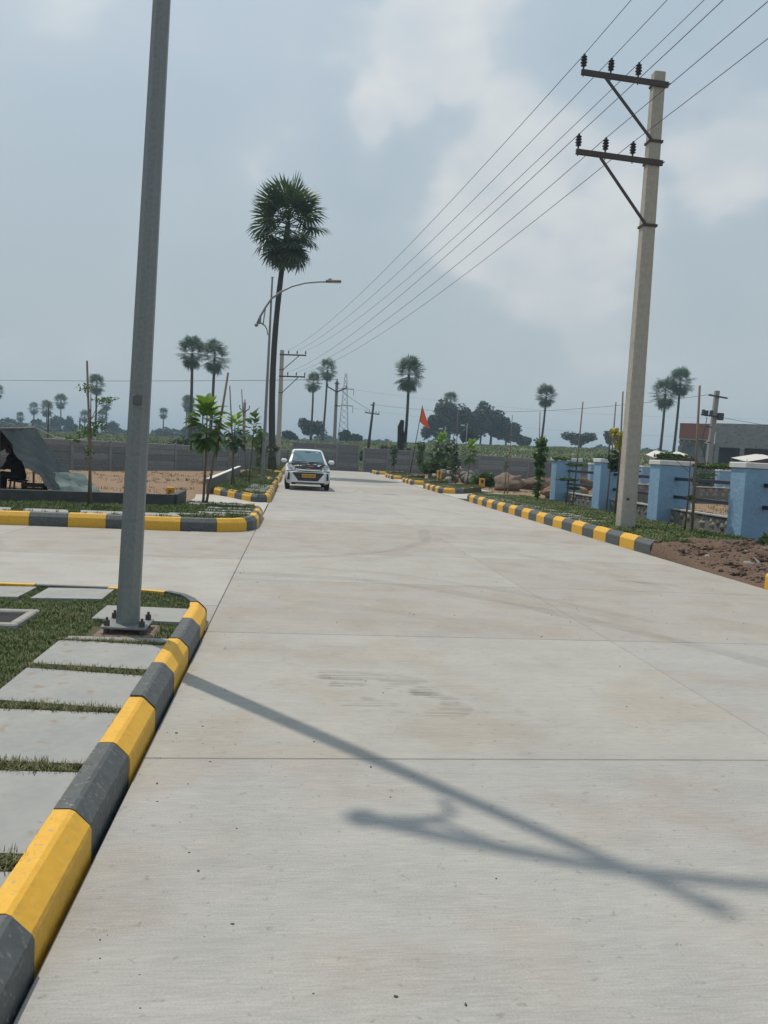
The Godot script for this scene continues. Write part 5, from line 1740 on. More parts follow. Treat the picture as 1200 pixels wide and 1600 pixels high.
func build_far_trees() -> void:
	var cop := [[40.5, -222.0, 9.0, 9.5, 0], [45.0, -224.0, 12.0, 14.5, 1], [51.0, -222.0, 13.5, 13.5, 0], [56.5, -220.0, 12.0, 12.5, 1], [60.5, -218.0, 9.0, 9.5, 0], [66.5, -223.0, 8.0, 4.6, 1]]
	var cl := ["dark leafy tree at the left edge of the copse", "tallest dark leafy tree of the copse, under the palm", "broad dark leafy tree in the middle of the copse", "dark leafy tree right of the copse middle", "lower dark leafy tree at the right end of the copse", "small spreading tree standing apart right of the copse"]
	for i in cop.size():
		var c: Array = cop[i]
		tree(cl[i], Vector3(c[0], terrain_h(c[0], c[1]) - 0.4, c[1]), c[2], c[3], "leaf_far", 200 + i, "trees of the dark copse", 0.5, 5200)
	var oth := [[4.0, -202.0, 9.0, 6.6, "round dark tree behind the two palms and the car"], [-1.5, -205.0, 5.0, 3.2, "low dark tree left of the round tree behind the car"], [13.5, -210.0, 4.0, 4.0, "small dark tree beside the leaning power pole"], [16.5, -212.0, 4.0, 3.0, "small low tree between the leaning pole and the stump"], [78.0, -205.0, 11.0, 5.5, "dark spreading tree left of the concrete power pole"], [88.0, -205.0, 7.0, 6.5, "round dark tree seen just left of the concrete power pole"], [103.0, -190.0, 7.0, 6.0, "dark tree behind the concrete power pole"], [34.0, -150.0, 4.0, 3.4, "low green tree left of the copse"]]
	for i in oth.size():
		var c: Array = oth[i]
		tree(c[4], Vector3(c[0], terrain_h(c[0], c[1]) - 0.4, c[1]), c[2], c[3], "leaf_far", 230 + i, "", 0.42, 2200)
	var sky := [[-121.0, -345.0, 8.0, 8.0], [-108.0, -342.0, 7.0, 7.5], [-101.5, -345.0, 8.0, 9.0], [-95.0, -340.0, 7.0, 9.0], [-79.0, -345.0, 9.0, 8.0], [-55.5, -336.0, 8.0, 6.0], [-41.5, -306.0, 6.0, 7.0], [-31.5, -250.0, 6.0, 5.5]]
	for i in sky.size():
		var c: Array = sky[i]
		tree("hazy broadleaf tree among the palms on the left skyline", Vector3(c[0], terrain_h(c[0], c[1]) - 0.4, c[1]), c[2], c[3], "leaf_far", 290 + i, "hazy broadleaf trees on the left skyline", 0.5, 1500)
	# bushes beyond the wall
	var bs := [[-9.0, -62.0, 3.2, 2.6, "leaf_dark", "dark green bush above the wall left of the almond sapling"], [36.0, -85.0, 5.0, 3.4, "leaf_mid", "green bush beside the striped stall"], [10.0, -82.0, 2.6, 3.0, "leaf_dark", "dark bush at the foot of the black stump"], [12.2, -83.0, 2.4, 2.6, "leaf_dark", "dark bush right of the black stump"], [9.4, -50.5, 2.6, 2.5, "leaf_mid", "green shrub growing over the rubble heap"], [25.0, -64.9, 2.2, 2.6, "leaf_mid", "rounded shrub at the wall beside the end pillar"], [7.5, -92.0, 2.6, 1.6, "leaf_mid", "low shrub at the foot of the V-arm pole"], [33.0, -58.0, 3.4, 2.0, "leaf_mid", "straggly green shrub at the foot of the switch-gear pole"], [37.5, -60.0, 3.0, 1.9, "leaf_mid", "straggly green shrub before the sheet-metal fence"], [8.3, -12.1, 0.7, 0.45, "leaf_mid", "small weedy shrub in the dug soil at the blue pillar"], [10.2, -41.0, 1.6, 1.1, "leaf_mid", "low weedy shrub beside the yellow marker post"]]
	for i in bs.size():
		var c: Array = bs[i]
		var y := terrain_h(c[0], c[1]) - 0.2 if c[1] < -66.0 else (0.12 if c[1] > -20.0 else -0.1)
		tree(c[5], Vector3(c[0], y, c[1]), c[2], c[3], c[4], 260 + i, "", 0.16 if c[1] > -70.0 else 0.26, 1500, "bush")
	# treeline far off that reads as one mass
	var mm := MultiMesh.new()
	mm.transform_format = MultiMesh.TRANSFORM_3D
	mm.mesh = leafy([[Vector3(0, 2.2, 0), Vector3(3.4, 2.2, 2.4)], [Vector3(2.2, 1.6, 0.5), Vector3(2.4, 1.6, 2)], [Vector3(-2.4, 1.9, -0.4), Vector3(2.4, 2.0, 2)]], 700, 0.6, 99)
	var r := RandomNumberGenerator.new()
	r.seed = 17
	var xf := []
	for i in 420:
		var a := r.randf_range(-0.62, 0.85)
		var d := r.randf_range(340.0, 620.0) if a > -0.1 else r.randf_range(330.0, 560.0)
		var x := sin(a) * d
		var z := -cos(a) * d
		var s := r.randf_range(0.7, 1.5)
		xf.append(Transform3D(Basis(Vector3.UP, r.randf() * TAU).scaled(Vector3(s * 1.3, s, s)), Vector3(x, terrain_h(x, z) - 0.4, z)))
	mm.instance_count = xf.size()
	for i in xf.size():
		mm.set_instance_transform(i, xf[i])
	var o := MultiMeshInstance3D.new()
	o.name = "distant_wood"
	o.multimesh = mm
	o.material_override = M["leaf_far"]
	add_child(o)
	tag(o, "hazy belt of scrub and trees along the horizon", "wood")
	o.set_meta("kind", "stuff")

# ------------------------------------------------------------------ saplings and stakes
func leaf_mesh(L: float, w: float, curl: float) -> ArrayMesh:
	# broad leaf along +y with a midrib fold, lying in xy, tip drooping to +z
	var st := st_new()
	var n := 5
	var row := func(i: int) -> Array:
		var t := float(i) / n
		var ww := w * pow(sin(clampf(t * 0.92 + 0.06, 0, 1) * PI), 0.8)
		var z := curl * t * t * L
		return [Vector3(-ww, t * L, z - ww * 0.35), Vector3(0, t * L, z), Vector3(ww, t * L, z - ww * 0.35)]
	for i in n:
		var a: Array = row.call(i)
		var b: Array = row.call(i + 1)
		quad(st, a[0], a[1], b[1], b[0])
		quad(st, a[1], a[2], b[2], b[1])
	return done(st, true)

func aim(d: Vector3, roll: float) -> Basis:
	var y := d.normalized()
	var z := Vector3.DOWN - y * Vector3.DOWN.dot(y)
	if z.length() < 0.05:
		z = Vector3(1, 0, 0.2)
	z = z.normalized()
	return Basis(y.cross(z).normalized(), y, z).rotated(y, roll)

func stake(label: String, a: Vector3, b: Vector3, r := 0.028) -> void:
	var s := put(tube([Vector3.ZERO, (b - a) * 0.5 + Vector3(0.01, 0, 0), b - a], [r * 0.7, r * 0.64, r * 0.55], 7), "bamboo_stake", "bamboo")
	s.position = a
	tag(s, label, "stake", "bamboo stakes beside the saplings")

# slender young tree with leaves merged into one foliage part
func sapling(label: String, at: Vector3, h: float, mat: String, lobes: Array, leaf: float, count: int, sd: int, lean := Vector3.ZERO) -> void:
	var t := thing("sapling", label, "sapling", at, 0.0, "saplings on the lawns")
	put(tube([Vector3.ZERO, Vector3(0.02, h * 0.5, 0.01) + lean * 0.4, Vector3(0, h, 0) + lean], [0.022, 0.016, 0.006], 6), "stem", "stem", t)
	var st := st_new()
	for l in lobes:
		var c: Vector3 = l[0]
		tube_into(st, [Vector3(0, c.y * 0.8, 0), c], [0.008, 0.004], 4, false)
	put(done(st), "twigs", "stem", t)
	put(leafy(lobes, count, leaf, sd), "foliage", mat, t)

func broad_sapling(label: String, at: Vector3, h: float, n: int, L: float, mats: Array, sd: int, lean: Vector3, spread := 0.55) -> void:
	var r := RandomNumberGenerator.new()
	r.seed = sd
	var t := thing("sapling", label, "sapling", at, 0.0, "saplings on the lawns")
	var top := Vector3(0, h * 0.86, 0) + lean
	put(tube([Vector3.ZERO, top * 0.5 + Vector3(0.02, 0, 0), top], [0.03, 0.024, 0.012], 7), "stem", "stem", t)
	var kinds := [leaf_mesh(L, L * 0.34, 0.35), leaf_mesh(L * 0.9, L * 0.36, 0.55), leaf_mesh(L * 1.1, L * 0.31, 0.2)]
	for k in n:
		var f := pow((k + 0.5) / n, 0.9)
		var el := lerpf(1.25, -0.75, f) + r.randf_range(-0.2, 0.2)
		var az := k * 2.39996 + r.randf_range(-0.3, 0.3)
		var d := Vector3(cos(az) * cos(el), sin(el), sin(az) * cos(el))
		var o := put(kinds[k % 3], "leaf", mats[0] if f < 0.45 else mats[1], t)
		var s := r.randf_range(0.75, 1.15)
		var root := top * lerpf(1.0, 0.68, f) + d * spread * L * r.randf_range(0.2, 0.8)
		o.transform = Transform3D(aim(d, r.randf_range(-0.4, 0.4)).scaled(Vector3.ONE * s), root)

func build_saplings() -> void:
	# left: staked thorn sapling in front of the wall
	sapling("thin sapling with sparse small leaves tied to a tall stake", Vector3(-3.84, 0.19, -15.05), 2.3, "leaf_mid", [[Vector3(-0.10, 2.22, 0), Vector3(0.16, 0.10, 0.14)], [Vector3(0.18, 2.02, 0.0), Vector3(0.22, 0.07, 0.16)], [Vector3(0.42, 2.05, 0.0), Vector3(0.14, 0.05, 0.1)], [Vector3(-0.05, 1.42, 0.05), Vector3(0.28, 0.12, 0.2)], [Vector3(0.12, 1.55, -0.05), Vector3(0.2, 0.12, 0.2)], [Vector3(-0.28, 1.25, 0), Vector3(0.22, 0.06, 0.15)], [Vector3(0.0, 1.05, 0), Vector3(0.12, 0.18, 0.12)]], 0.038, 430, 301)
	stake("tall bent bamboo stake in front of the dark precast wall", Vector3(-3.78, 0.18, -15.0), Vector3(-3.91, 2.92, -15.0), 0.036)
	# almond sapling with big leaves
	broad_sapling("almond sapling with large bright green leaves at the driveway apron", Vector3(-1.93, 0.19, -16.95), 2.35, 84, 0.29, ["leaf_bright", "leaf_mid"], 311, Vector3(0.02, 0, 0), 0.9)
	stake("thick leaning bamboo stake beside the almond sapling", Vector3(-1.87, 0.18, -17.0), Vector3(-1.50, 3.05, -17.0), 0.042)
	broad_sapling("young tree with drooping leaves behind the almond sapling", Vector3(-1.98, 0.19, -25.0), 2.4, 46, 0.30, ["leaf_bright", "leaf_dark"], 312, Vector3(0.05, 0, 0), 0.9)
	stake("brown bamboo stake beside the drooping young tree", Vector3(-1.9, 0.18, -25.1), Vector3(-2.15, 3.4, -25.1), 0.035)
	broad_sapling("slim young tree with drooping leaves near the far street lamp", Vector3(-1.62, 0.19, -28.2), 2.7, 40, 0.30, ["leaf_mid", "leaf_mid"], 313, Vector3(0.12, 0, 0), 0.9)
	stake("thin bamboo stake beside the slim young tree", Vector3(-1.7, 0.18, -28.3), Vector3(-2.0, 3.55, -28.3), 0.03)
	sapling("leafy young shrub tree at the foot of the far street lamp", Vector3(-1.65, 0.19, -37.5), 2.2, "leaf_mid", [[Vector3(0, 1.9, 0), Vector3(0.3, 0.35, 0.3)], [Vector3(0.05, 1.2, 0), Vector3(0.32, 0.5, 0.3)], [Vector3(-0.1, 0.6, 0), Vector3(0.2, 0.3, 0.2)]], 0.09, 500, 314)
	stake("thin stake in front of the tall palm", Vector3(-1.5, 0.18, -36.0), Vector3(-1.45, 3.0, -36.0), 0.03)
	sapling("small pale-flowered shrub left of the car", Vector3(-1.05, 0.19, -38.0), 1.5, "leaf_dark", [[Vector3(0.1, 1.3, 0), Vector3(0.2, 0.15, 0.2)], [Vector3(-0.05, 0.8, 0), Vector3(0.15, 0.2, 0.15)]], 0.08, 160, 315)
	# right
	sapling("feathery flat-branched sapling before the end blue pillar", Vector3(8.05, 0.2, -22.0), 1.75, "leaf_mid", [[Vector3(-0.25, 1.42, 0), Vector3(0.30, 0.05, 0.22)], [Vector3(0.25, 1.25, 0), Vector3(0.36, 0.045, 0.24)], [Vector3(0.0, 0.80, 0), Vector3(0.34, 0.045, 0.24)], [Vector3(0.2, 0.55, 0), Vector3(0.25, 0.04, 0.2)]], 0.05, 900, 321, Vector3(0.05, 0, 0))
	stake("tall bamboo stake before the end blue pillar", Vector3(8.22, 0.18, -21.9), Vector3(8.32, 3.3, -21.9), 0.034)
	sapling("feathery flat-branched sapling at the edge of the dug soil", Vector3(7.8, 0.2, -14.5), 1.6, "leaf_mid", [[Vector3(-0.35, 1.52, -0.1), Vector3(0.38, 0.05, 0.24)], [Vector3(0.55, 1.36, 0), Vector3(0.55, 0.05, 0.26)], [Vector3(0.1, 0.70, 0), Vector3(0.12, 0.05, 0.1)]], 0.05, 800, 322)
	stake("tall brown bamboo stake at the edge of the dug soil", Vector3(7.9, 0.18, -14.4), Vector3(7.82, 3.12, -14.4), 0.04)
	sapling("sapling with long hanging leaves before the long wall", Vector3(7.92, 0.2, -24.3), 2.15, "leaf_mid", [[Vector3(0, 1.95, 0), Vector3(0.2, 0.2, 0.2)], [Vector3(0.02, 1.5, 0), Vector3(0.24, 0.45, 0.22)], [Vector3(0, 0.85, 0), Vector3(0.18, 0.5, 0.18)], [Vector3(-0.05, 0.3, 0), Vector3(0.14, 0.2, 0.12)]], 0.10, 420, 323, Vector3(0.1, 0, 0))
	stake("thin stake through the sapling with long hanging leaves", Vector3(7.95, 0.18, -24.4), Vector3(7.85, 3.1, -24.4), 0.026)
	sapling("bare thin sapling beside the boulder", Vector3(8.0, 0.2, -28.6), 1.7, "leaf_mid", [[Vector3(0.0, 1.2, 0), Vector3(0.1, 0.4, 0.1)]], 0.05, 60, 324)
	stake("thin grey stake beside the boulder", Vector3(8.1, 0.1, -28.5), Vector3(8.1, 3.2, -28.5), 0.024)
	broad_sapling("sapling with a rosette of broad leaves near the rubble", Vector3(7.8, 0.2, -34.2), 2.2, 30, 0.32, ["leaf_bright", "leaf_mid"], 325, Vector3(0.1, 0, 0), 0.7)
	sapling("dark slim sapling in front of the rubble", Vector3(7.75, 0.2, -37.2), 2.3, "leaf_dark", [[Vector3(0, 1.7, 0), Vector3(0.22, 0.5, 0.22)], [Vector3(0.1, 1.0, 0), Vector3(0.3, 0.5, 0.3)], [Vector3(0, 0.4, 0), Vector3(0.2, 0.3, 0.2)]], 0.09, 420, 326)
	stake("tall thin stake by the dark slim sapling", Vector3(7.9, 0.18, -37.3), Vector3(7.85, 3.9, -37.3), 0.028)
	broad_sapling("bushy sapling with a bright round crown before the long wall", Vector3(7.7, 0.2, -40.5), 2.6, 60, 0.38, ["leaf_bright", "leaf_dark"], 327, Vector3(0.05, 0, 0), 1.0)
	sapling("narrow leafy sapling below the orange flag", Vector3(7.9, 0.2, -48.3), 2.3, "leaf_mid", [[Vector3(0, 1.9, 0), Vector3(0.35, 0.35, 0.3)], [Vector3(0, 1.1, 0), Vector3(0.3, 0.6, 0.3)]], 0.11, 380, 328)
	sapling("narrow leafy sapling left of the orange flag", Vector3(7.4, 0.2, -57.5), 2.1, "leaf_dark", [[Vector3(0, 1.5, 0), Vector3(0.3, 0.6, 0.3)], [Vector3(0, 0.7, 0), Vector3(0.25, 0.4, 0.25)]], 0.11, 300, 329)
	sapling("yellow-leaved young tree right behind the concrete power pole", Vector3(8.1, 0.2, -18.6), 2.3, "leaf_yellow", [[Vector3(-0.12, 2.1, 0), Vector3(0.2, 0.14, 0.2)], [Vector3(0.05, 1.85, 0), Vector3(0.18, 0.2, 0.2)]], 0.07, 140, 330)
	sapling("green lower growth of the young tree behind the power pole", Vector3(8.25, 0.2, -18.9), 1.6, "leaf_dark", [[Vector3(-0.1, 1.4, 0), Vector3(0.2, 0.3, 0.2)]], 0.09, 160, 331)
	stake("tall brown stake right behind the concrete power pole", Vector3(8.2, 0.18, -18.7), Vector3(8.13, 3.35, -18.7), 0.036)
	stake("dark stake standing left of the concrete power pole", Vector3(8.3, 0.18, -19.6), Vector3(8.35, 3.15, -19.6), 0.03)

# ------------------------------------------------------------------ small things
func build_small_things() -> void:
	# flag
	var f := thing("flag", "orange triangular flag on a leaning bamboo pole", "flag", Vector3(9.35, -0.1, -62.0))
	put(tube([Vector3.ZERO, Vector3(0.75, 5.75, 0)], [0.045, 0.025], 6), "flag_pole", "wood_dark", f)
	var st := st_new()
	var n := 10
	var p := func(i: int, j: int) -> Vector3:
		var u := float(i) / n
		var v := float(j) / 6.0
		var a := Vector3(0.58, 4.42, 0).lerp(Vector3(0.74, 5.7, 0), v)
		var tip := Vector3(1.42, 3.92, 0.1)
		var q := a.lerp(tip, u)
		return q + Vector3(0, -0.10 * sin(u * PI) * (1.0 - v), 0.10 * sin(u * 6.0 + v * 2.0) * u)
	for i in n:
		for j in 6:
			quad(st, p.call(i, j), p.call(i + 1, j), p.call(i + 1, j + 1), p.call(i, j + 1))
	put(done(st, true), "cloth", "flag_orange", f)
	# black burnt stump and smaller snag
	var s := thing("tree_stump", "tall black broken tree stump beyond the wall", "tree stump", Vector3(10.9, terrain_h(10.9, -80) - 0.4, -80))
	put(tube([Vector3.ZERO, Vector3(0.05, 2.2, 0), Vector3(-0.05, 4.6, 0), Vector3(0.1, 5.3, 0)], [0.42, 0.36, 0.34, 0.2], 9, false), "trunk", "stump", s)
	put(tube([Vector3(0.3, 3.0, 0.1), Vector3(0.5, 4.0, 0.1), Vector3(0.52, 4.7, 0.1)], [0.22, 0.18, 0.08], 7, false), "broken_limb", "stump", s)
	# yellow number posts
	var mk := [[Vector3(-2.72, 0.19, -17.55), "yellow plot marker block at the end of the plinth wall", 0.31], [Vector3(8.75, 0.19, -46.0), "yellow plot marker block beside the rubble heap", 0.5], [Vector3(8.6, 0.19, -34.6), "yellow plot marker block before the low weedy shrub", 0.42]]
	for i in 3:
		var m := thing("plot_marker", mk[i][1], "marker", mk[i][0])
		var h: float = mk[i][2]
		put(cbox(Vector3(0.17 if i == 0 else 0.26, h, 0.13), 0.012), "block", "marker_yellow", m, Vector3(0, h * 0.5, 0))
		put(cbox(Vector3(0.20 if i == 0 else 0.3, 0.05, 0.16), 0.01), "foot", "plinth", m, Vector3(0, 0.0, 0))
		if i == 0:
			var tm := TextMesh.new()
			tm.text = "P"
			tm.font_size = 32
			tm.pixel_size = 0.0042
			tm.depth = 0.006
			put(tm, "letter", "ink", m, Vector3(0, h * 0.66, 0.067))
		else:
			put(cbox(Vector3(0.11, 0.14, 0.006), 0.002), "dark_square", "ink", m, Vector3(0, h * 0.66, 0.067))
	# boulder and rubble
	var b := put(rock(Vector3(1.45, 0.98, 1.2), 71, 0.30, 3), "boulder", "boulder")
	b.position = Vector3(10.75, 0.33, -37.6)
	tag(b, "big rounded brown boulder before the long wall", "boulder")
	for q in [[Vector3(13.2, 0.25, -40.0), Vector3(2.6, 0.9, 1.6), "brown earth heap right of the boulder", "red_soil"], [Vector3(15.0, 0.25, -41.0), Vector3(2.8, 1.2, 1.8), "brown earth heap beside the end blue pillar", "red_soil"], [Vector3(11.2, 0.2, -30.8), Vector3(2.2, 0.7, 1.2), "low earth heap behind the hanging-leaf sapling", "soil"]]:
		var e := put(rock(q[1], 80 + int(q[0].x), 0.3, 3), "earth_heap", q[3])
		e.position = q[0]
		tag(e, q[2], "earth heap")
	var r := RandomNumberGenerator.new()
	r.seed = 77
	var kinds := []
	for k in 5:
		kinds.append(rock(Vector3.ONE, 90 + k, 0.2, 1))
	for k in 34:
		var o := put(kinds[k % 5], "rubble_stone", ["stone_pale", "stone", "boulder"][k % 3])
		var c := Vector2(9.3 + r.randf_range(-0.3, 2.4), -47.0 + r.randf_range(-4.5, 4.5))
		var sz := r.randf_range(0.3, 0.85)
		o.position = Vector3(c.x, 0.08 + sz * 0.18 + maxf(0.0, 0.5 - absf(c.y + 47.5) * 0.2), c.y)
		o.scale = Vector3(sz * r.randf_range(0.8, 1.3), sz * 0.7, sz)
		o.rotation = Vector3(r.randf_range(-0.4, 0.4), r.randf() * TAU, r.randf_range(-0.4, 0.4))
		tag(o, "stone of the rubble heap on the right", "stone", "stones of the rubble heap")
	for k in 26:
		var o := put(kinds[k % 5], "loose_stone", ["stone_pale", "red_soil", "boulder"][k % 3])
		var sz := r.randf_range(0.05, 0.16)
		o.position = Vector3(r.randf_range(6.25, 8.3), 0.0, r.randf_range(-12.0, -9.2))
		o.position.y = 0.04 + 0.15 * smoothstep(-10.4, -12.2, o.position.z) + sz * 0.2
		o.scale = Vector3(sz, sz * 0.7, sz * 1.1)
		o.rotation.y = r.randf() * TAU
		tag(o, "loose stone lying in the dug red soil", "stone", "stones in the dug soil")
	var ps := [[Vector3(7.95, 0.10, -11.9), Vector3(0.62, 0.34, 0.4), "grey block of stone in the dug soil below the blue pillar"], [Vector3(8.55, 0.14, -12.2), Vector3(0.5, 0.42, 0.4), "dark block of stone against the footing of the blue pillar"]]
	for q in ps:
		var o := put(rock(q[1], 33 + int(q[1].x * 100), 0.15, 2), "stone_block", "stone")
		o.position = q[0]
		tag(o, q[2], "stone")
	var hose := put(tube([Vector3(7.35, 0.21, -12.6), Vector3(7.42, 0.25, -12.2), Vector3(7.35, 0.18, -11.6), Vector3(7.05, 0.06, -10.7), Vector3(6.85, 0.0, -10.3)], [0.022, 0.022, 0.022, 0.022, 0.022], 7), "pipe", "plinth")
	tag(hose, "thin grey pipe curving out of the dug soil", "pipe")
	var cm := MultiMesh.new()
	cm.transform_format = MultiMesh.TRANSFORM_3D
	cm.mesh = rock(Vector3.ONE, 58, 0.3, 1)
	cm.instance_count = 2600
	for k in 2600:
		var sz := 0.012 + pow(r.randf(), 3.0) * 0.075
		var x := r.randf_range(6.08, 8.9)
		var z := r.randf_range(-12.7, -8.9)
		var y := lerpf(0.03, 0.20, smoothstep(-10.4, -12.2, z)) + 0.05 * smoothstep(6.1, 8.0, x) - 0.10 * smoothstep(7.2, 7.6, x) * (1.0 - smoothstep(-11.0, -12.2, z))
		cm.set_instance_transform(k, Transform3D(Basis(Vector3(r.randfn(), r.randfn(), r.randfn()).normalized(), r.randf() * TAU).scaled(Vector3(sz * 1.3, sz * 0.9, sz)), Vector3(x, y + r.randf_range(-0.02, 0.03), z)))
	var cn := MultiMeshInstance3D.new()
	cn.name = "soil_clods"
	cn.multimesh = cm
	cn.material_override = M["red_soil"]
	add_child(cn)
	tag(cn, "crumbled clods of the dug red-brown soil", "soil")
	cn.set_meta("kind", "stuff")
	# slender lamp poles in the field
	for q in [[Vector3(19.5, 0, -100.0), 5.6, "slim white-headed light pole left of the copse middle"], [Vector3(22.4, 0, -100.0), 6.2, "slim light pole with a white head to its left before the copse"]]:
		var g := terrain_h(q[0].x, q[0].z) - 0.2
		var lp := thing("light_pole", q[2], "light pole", Vector3(q[0].x, g, q[0].z))
		put(tube([Vector3.ZERO, Vector3(0, q[1] - g, 0)], [0.07, 0.05], 6), "shaft", "far_pole", lp)
		put(bar(Vector3(0, q[1] - g - 0.5, 0), Vector3(-0.45, q[1] - g - 0.35, 0), 0.05, 0.05), "arm", "far_pole", lp)
		put(cbox(Vector3(0.5, 0.14, 0.25), 0.03), "lamp_head", "white_paint", lp, Vector3(-0.6, q[1] - g - 0.32, 0))
	# grit on the road
	var mm := MultiMesh.new()
	mm.transform_format = MultiMesh.TRANSFORM_3D
	mm.mesh = rock(Vector3.ONE, 55, 0.25, 1)
	var xf := []
	for k in 520:
		var z := -1.4 - pow(r.randf(), 1.4) * 14.0
		var x := r.randf_range(-0.6, 5.9)
		if r.randf() < 0.25:
			x = -0.62 + absf(r.randfn()) * 0.25
		var sz := 0.003 + pow(r.randf(), 4.0) * 0.009
		xf.append(Transform3D(Basis(Vector3.UP, r.randf() * TAU).scaled(Vector3(sz * r.randf_range(0.8, 1.8), sz * 0.6, sz)), Vector3(x, sz * 0.15, z)))
	mm.instance_count = xf.size()
	for i in xf.size():
		mm.set_instance_transform(i, xf[i])
	var o := MultiMeshInstance3D.new()
	o.name = "grit"
	o.multimesh = mm
	o.material_override = M["pebble"]
	add_child(o)
	tag(o, "dark grit and crumbs scattered on the concrete road", "grit")
	o.set_meta("kind", "stuff")

# ------------------------------------------------------------------ grass
func tuft(blades: int, h: float, w: float, spread: float, sd: int) -> ArrayMesh:
	var r := RandomNumberGenerator.new()
	r.seed = sd
	var st := st_new()
	st.set_smooth_group(-1)
	for b in blades:
		var a := r.randf() * TAU
		var d := Vector3(cos(a), 0, sin(a))
		var s := Vector3(-d.z, 0, d.x) * w
		var o := Vector3(r.randfn(), 0, r.randfn()) * spread
		var hh := h * r.randf_range(0.6, 1.15)
		var lean := r.randf_range(0.15, 0.8)
		var m := o + d * hh * lean * 0.35 + Vector3(0, hh * 0.6, 0)
		var t := o + d * hh * lean + Vector3(0, hh * (1.0 - lean * 0.25), 0)
		tri(st, o - s, o + s, m + s * 0.7)
		tri(st, o - s, m + s * 0.7, m - s * 0.7)
		tri(st, m - s * 0.7, m + s * 0.7, t)
	return done(st)

func strew(called: String, label: String, mesh: ArrayMesh, xf: Array, cols: Array) -> void:
	var mm := MultiMesh.new()
	mm.transform_format = MultiMesh.TRANSFORM_3D
	mm.use_colors = true
	mm.mesh = mesh
	mm.instance_count = xf.size()
	for i in xf.size():
		mm.set_instance_transform(i, xf[i])
		mm.set_instance_color(i, cols[i])
	var o := MultiMeshInstance3D.new()
	o.name = numbered(called)
	o.multimesh = mm
	o.material_override = M["grass"]
	add_child(o)
	tag(o, label, "grass")
	o.set_meta("kind", "stuff")

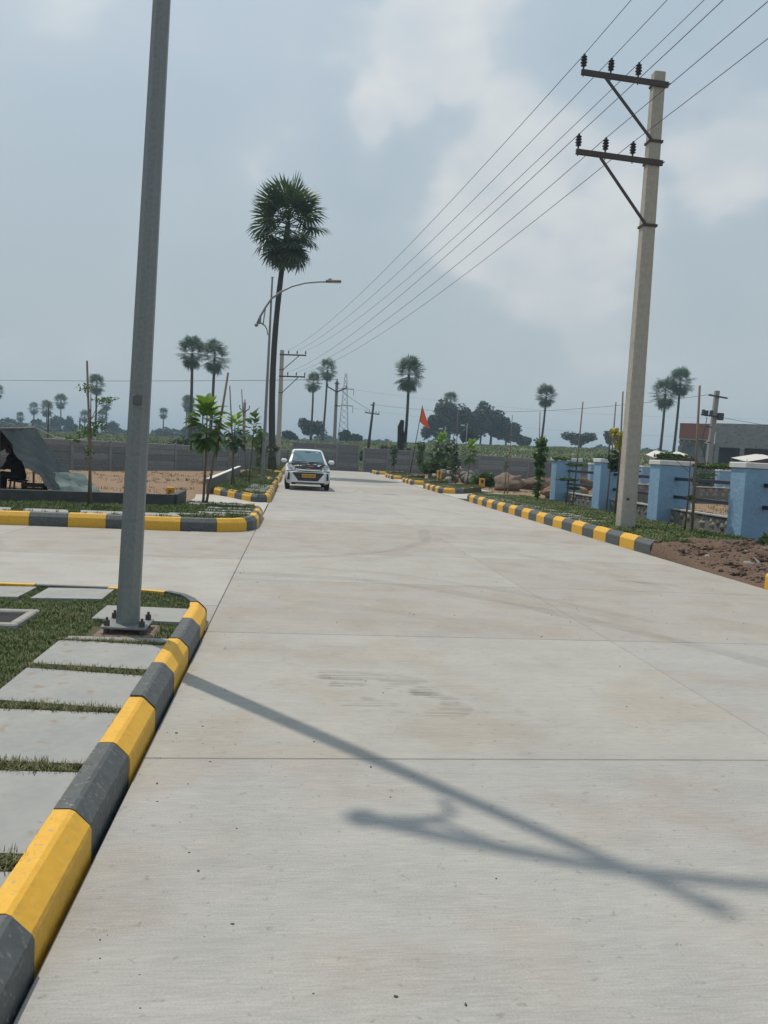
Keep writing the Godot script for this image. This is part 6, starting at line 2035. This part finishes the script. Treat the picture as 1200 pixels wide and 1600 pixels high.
func build_grass() -> void:
	var r := RandomNumberGenerator.new()
	r.seed = 31
	var nz := FastNoiseLite.new()
	nz.seed = 12
	nz.frequency = 0.9
	var names := ["clipped lawn grass around the near street lamp", "lawn grass in front of the tent plot", "lawn grass around the far street lamp", "lawn grass at the foot of the tall palm", "lawn grass at the far concrete pole", "lawn grass below the blue pillars", "grass beside the first yellow marker block on the right", "grass beside the rubble heap", "grass beyond the rubble heap", "grass at the boundary wall"]
	for li in lawns.size():
		var poly: PackedVector2Array = lawns[li][0]
		var y: float = lawns[li][1]
		var lo := poly[0]
		var hi := poly[0]
		for q in poly:
			lo = lo.min(q)
			hi = hi.max(q)
		var near := li == 0
		if near:
			lo = Vector2(-4.2, -6.97)
			hi = Vector2(-0.74, -1.0)
		var dens := 2300.0 if near else (340.0 if lo.y > -30.0 else 150.0)
		var m := tuft(5, 0.042, 0.0022, 0.010, 5) if near else tuft(6, 0.075, 0.006, 0.03, 6 + li)
		var xf := []
		var cols := []
		var n := int((hi.x - lo.x) * (hi.y - lo.y) * dens)
		for i in n:
			var q := Vector2(r.randf_range(lo.x, hi.x), r.randf_range(lo.y, hi.y))
			if not Geometry2D.is_point_in_polygon(q, poly):
				continue
			var bad := false
			for pv in pavers:
				if absf(pv[0].x - q.x) < 1.3 and absf(pv[0].y - q.y) < 1.3 and Geometry2D.is_point_in_polygon(q, pv):
					bad = true
					break
			if bad:
				continue
			var v := nz.get_noise_2d(q.x, q.y)
			var dry := clampf(v * 0.9 + r.randf_range(-0.25, 0.25), 0.0, 1.0)
			if near and q.x > -1.5 and q.y > -5.3:
				dry = clampf(dry + 0.45, 0.0, 1.0)
			var c := Color(0.098, 0.142, 0.04).lerp(Color(0.19, 0.175, 0.08), dry) * r.randf_range(0.75, 1.25)
			c.a = 1.0
			var s := r.randf_range(0.7, 1.25) * (1.0 + v * 0.4)
			xf.append(Transform3D(Basis(Vector3.UP, r.randf() * TAU).scaled(Vector3.ONE * s), Vector3(q.x, y - 0.004, q.y)))
			cols.append(c)
		strew("lawn_grass", names[li], m, xf, cols)
	# longer dry grass standing in the joints between the near stepping slabs
	var gx := []
	var gc := []
	var edges := [[-5.12, -5.10, 0.02, 0.10], [-4.55, -4.45, 0.10, 0.12], [-3.90, -3.78, 0.12, 0.06], [-3.18, -3.07, 0.06, 0.04], [-2.46, -2.36, 0.04, 0.04], [-1.76, -1.66, 0.04, 0.04]]
	for e in edges:
		for i in 900:
			var u := r.randf()
			var v := r.randf()
			var x := lerpf(-1.47, -0.79, u)
			var q := Vector2(x, lerpf(e[0] + e[2] * u, e[1] + e[3] * u, v))
			if e[0] > e[1]:
				q.y = lerpf(e[1] + e[3] * u, e[0] + e[2] * u, v)
			var c := Color(0.10, 0.125, 0.04).lerp(Color(0.22, 0.19, 0.095), pow(r.randf(), 1.5)) * r.randf_range(0.8, 1.2)
			c.a = 1.0
			gx.append(Transform3D(Basis(Vector3.UP, r.randf() * TAU).scaled(Vector3.ONE * r.randf_range(0.6, 1.25)), Vector3(q.x, 0.118, q.y)))
			gc.append(c)
	strew("joint_grass", "dry grass in the joints between the stepping slabs", tuft(6, 0.048, 0.0022, 0.014, 51), gx, gc)
	# coarse grass of the field and on the plot soil
	var xf := []
	var cols := []
	for i in 22000:
		var a := r.randf_range(-0.52, 0.75)
		var d := 66.0 + pow(r.randf(), 1.5) * 120.0
		var x := sin(a) * d
		var z := -cos(a) * d
		if z > -66.5 and x > -6.0:
			continue
		var c := Color(0.115, 0.15, 0.055).lerp(Color(0.21, 0.19, 0.10), clampf(nz.get_noise_2d(x * 0.05, z * 0.05) + r.randf_range(-0.2, 0.4), 0, 1))
		var s := r.randf_range(0.6, 1.5)
		xf.append(Transform3D(Basis(Vector3.UP, r.randf() * TAU).scaled(Vector3(s * 1.5, s, s * 1.5)), Vector3(x, terrain_h(x, z) - 0.27, z)))
		cols.append(c)
	strew("field_grass", "tall rough grass of the field behind the walls", tuft(10, 0.30, 0.035, 0.30, 41), xf, cols)
	xf = []
	cols = []
	for i in 5200:
		var q := Vector2(r.randf_range(-16.0, -3.0), r.randf_range(-40.0, -18.0)) if i % 2 else Vector2(r.randf_range(8.9, 22.0), r.randf_range(-58.0, -24.0))
		if nz.get_noise_2d(q.x * 0.35, q.y * 0.35) < 0.0:
			continue
		var c := Color(0.10, 0.10, 0.04).lerp(Color(0.24, 0.18, 0.09), r.randf())
		xf.append(Transform3D(Basis(Vector3.UP, r.randf() * TAU).scaled(Vector3.ONE * r.randf_range(0.6, 1.4)), Vector3(q.x, 0.02, q.y)))
		cols.append(c)
	strew("weeds", "thin dry weeds on the bare plot soil", tuft(6, 0.10, 0.008, 0.06, 43), xf, cols)
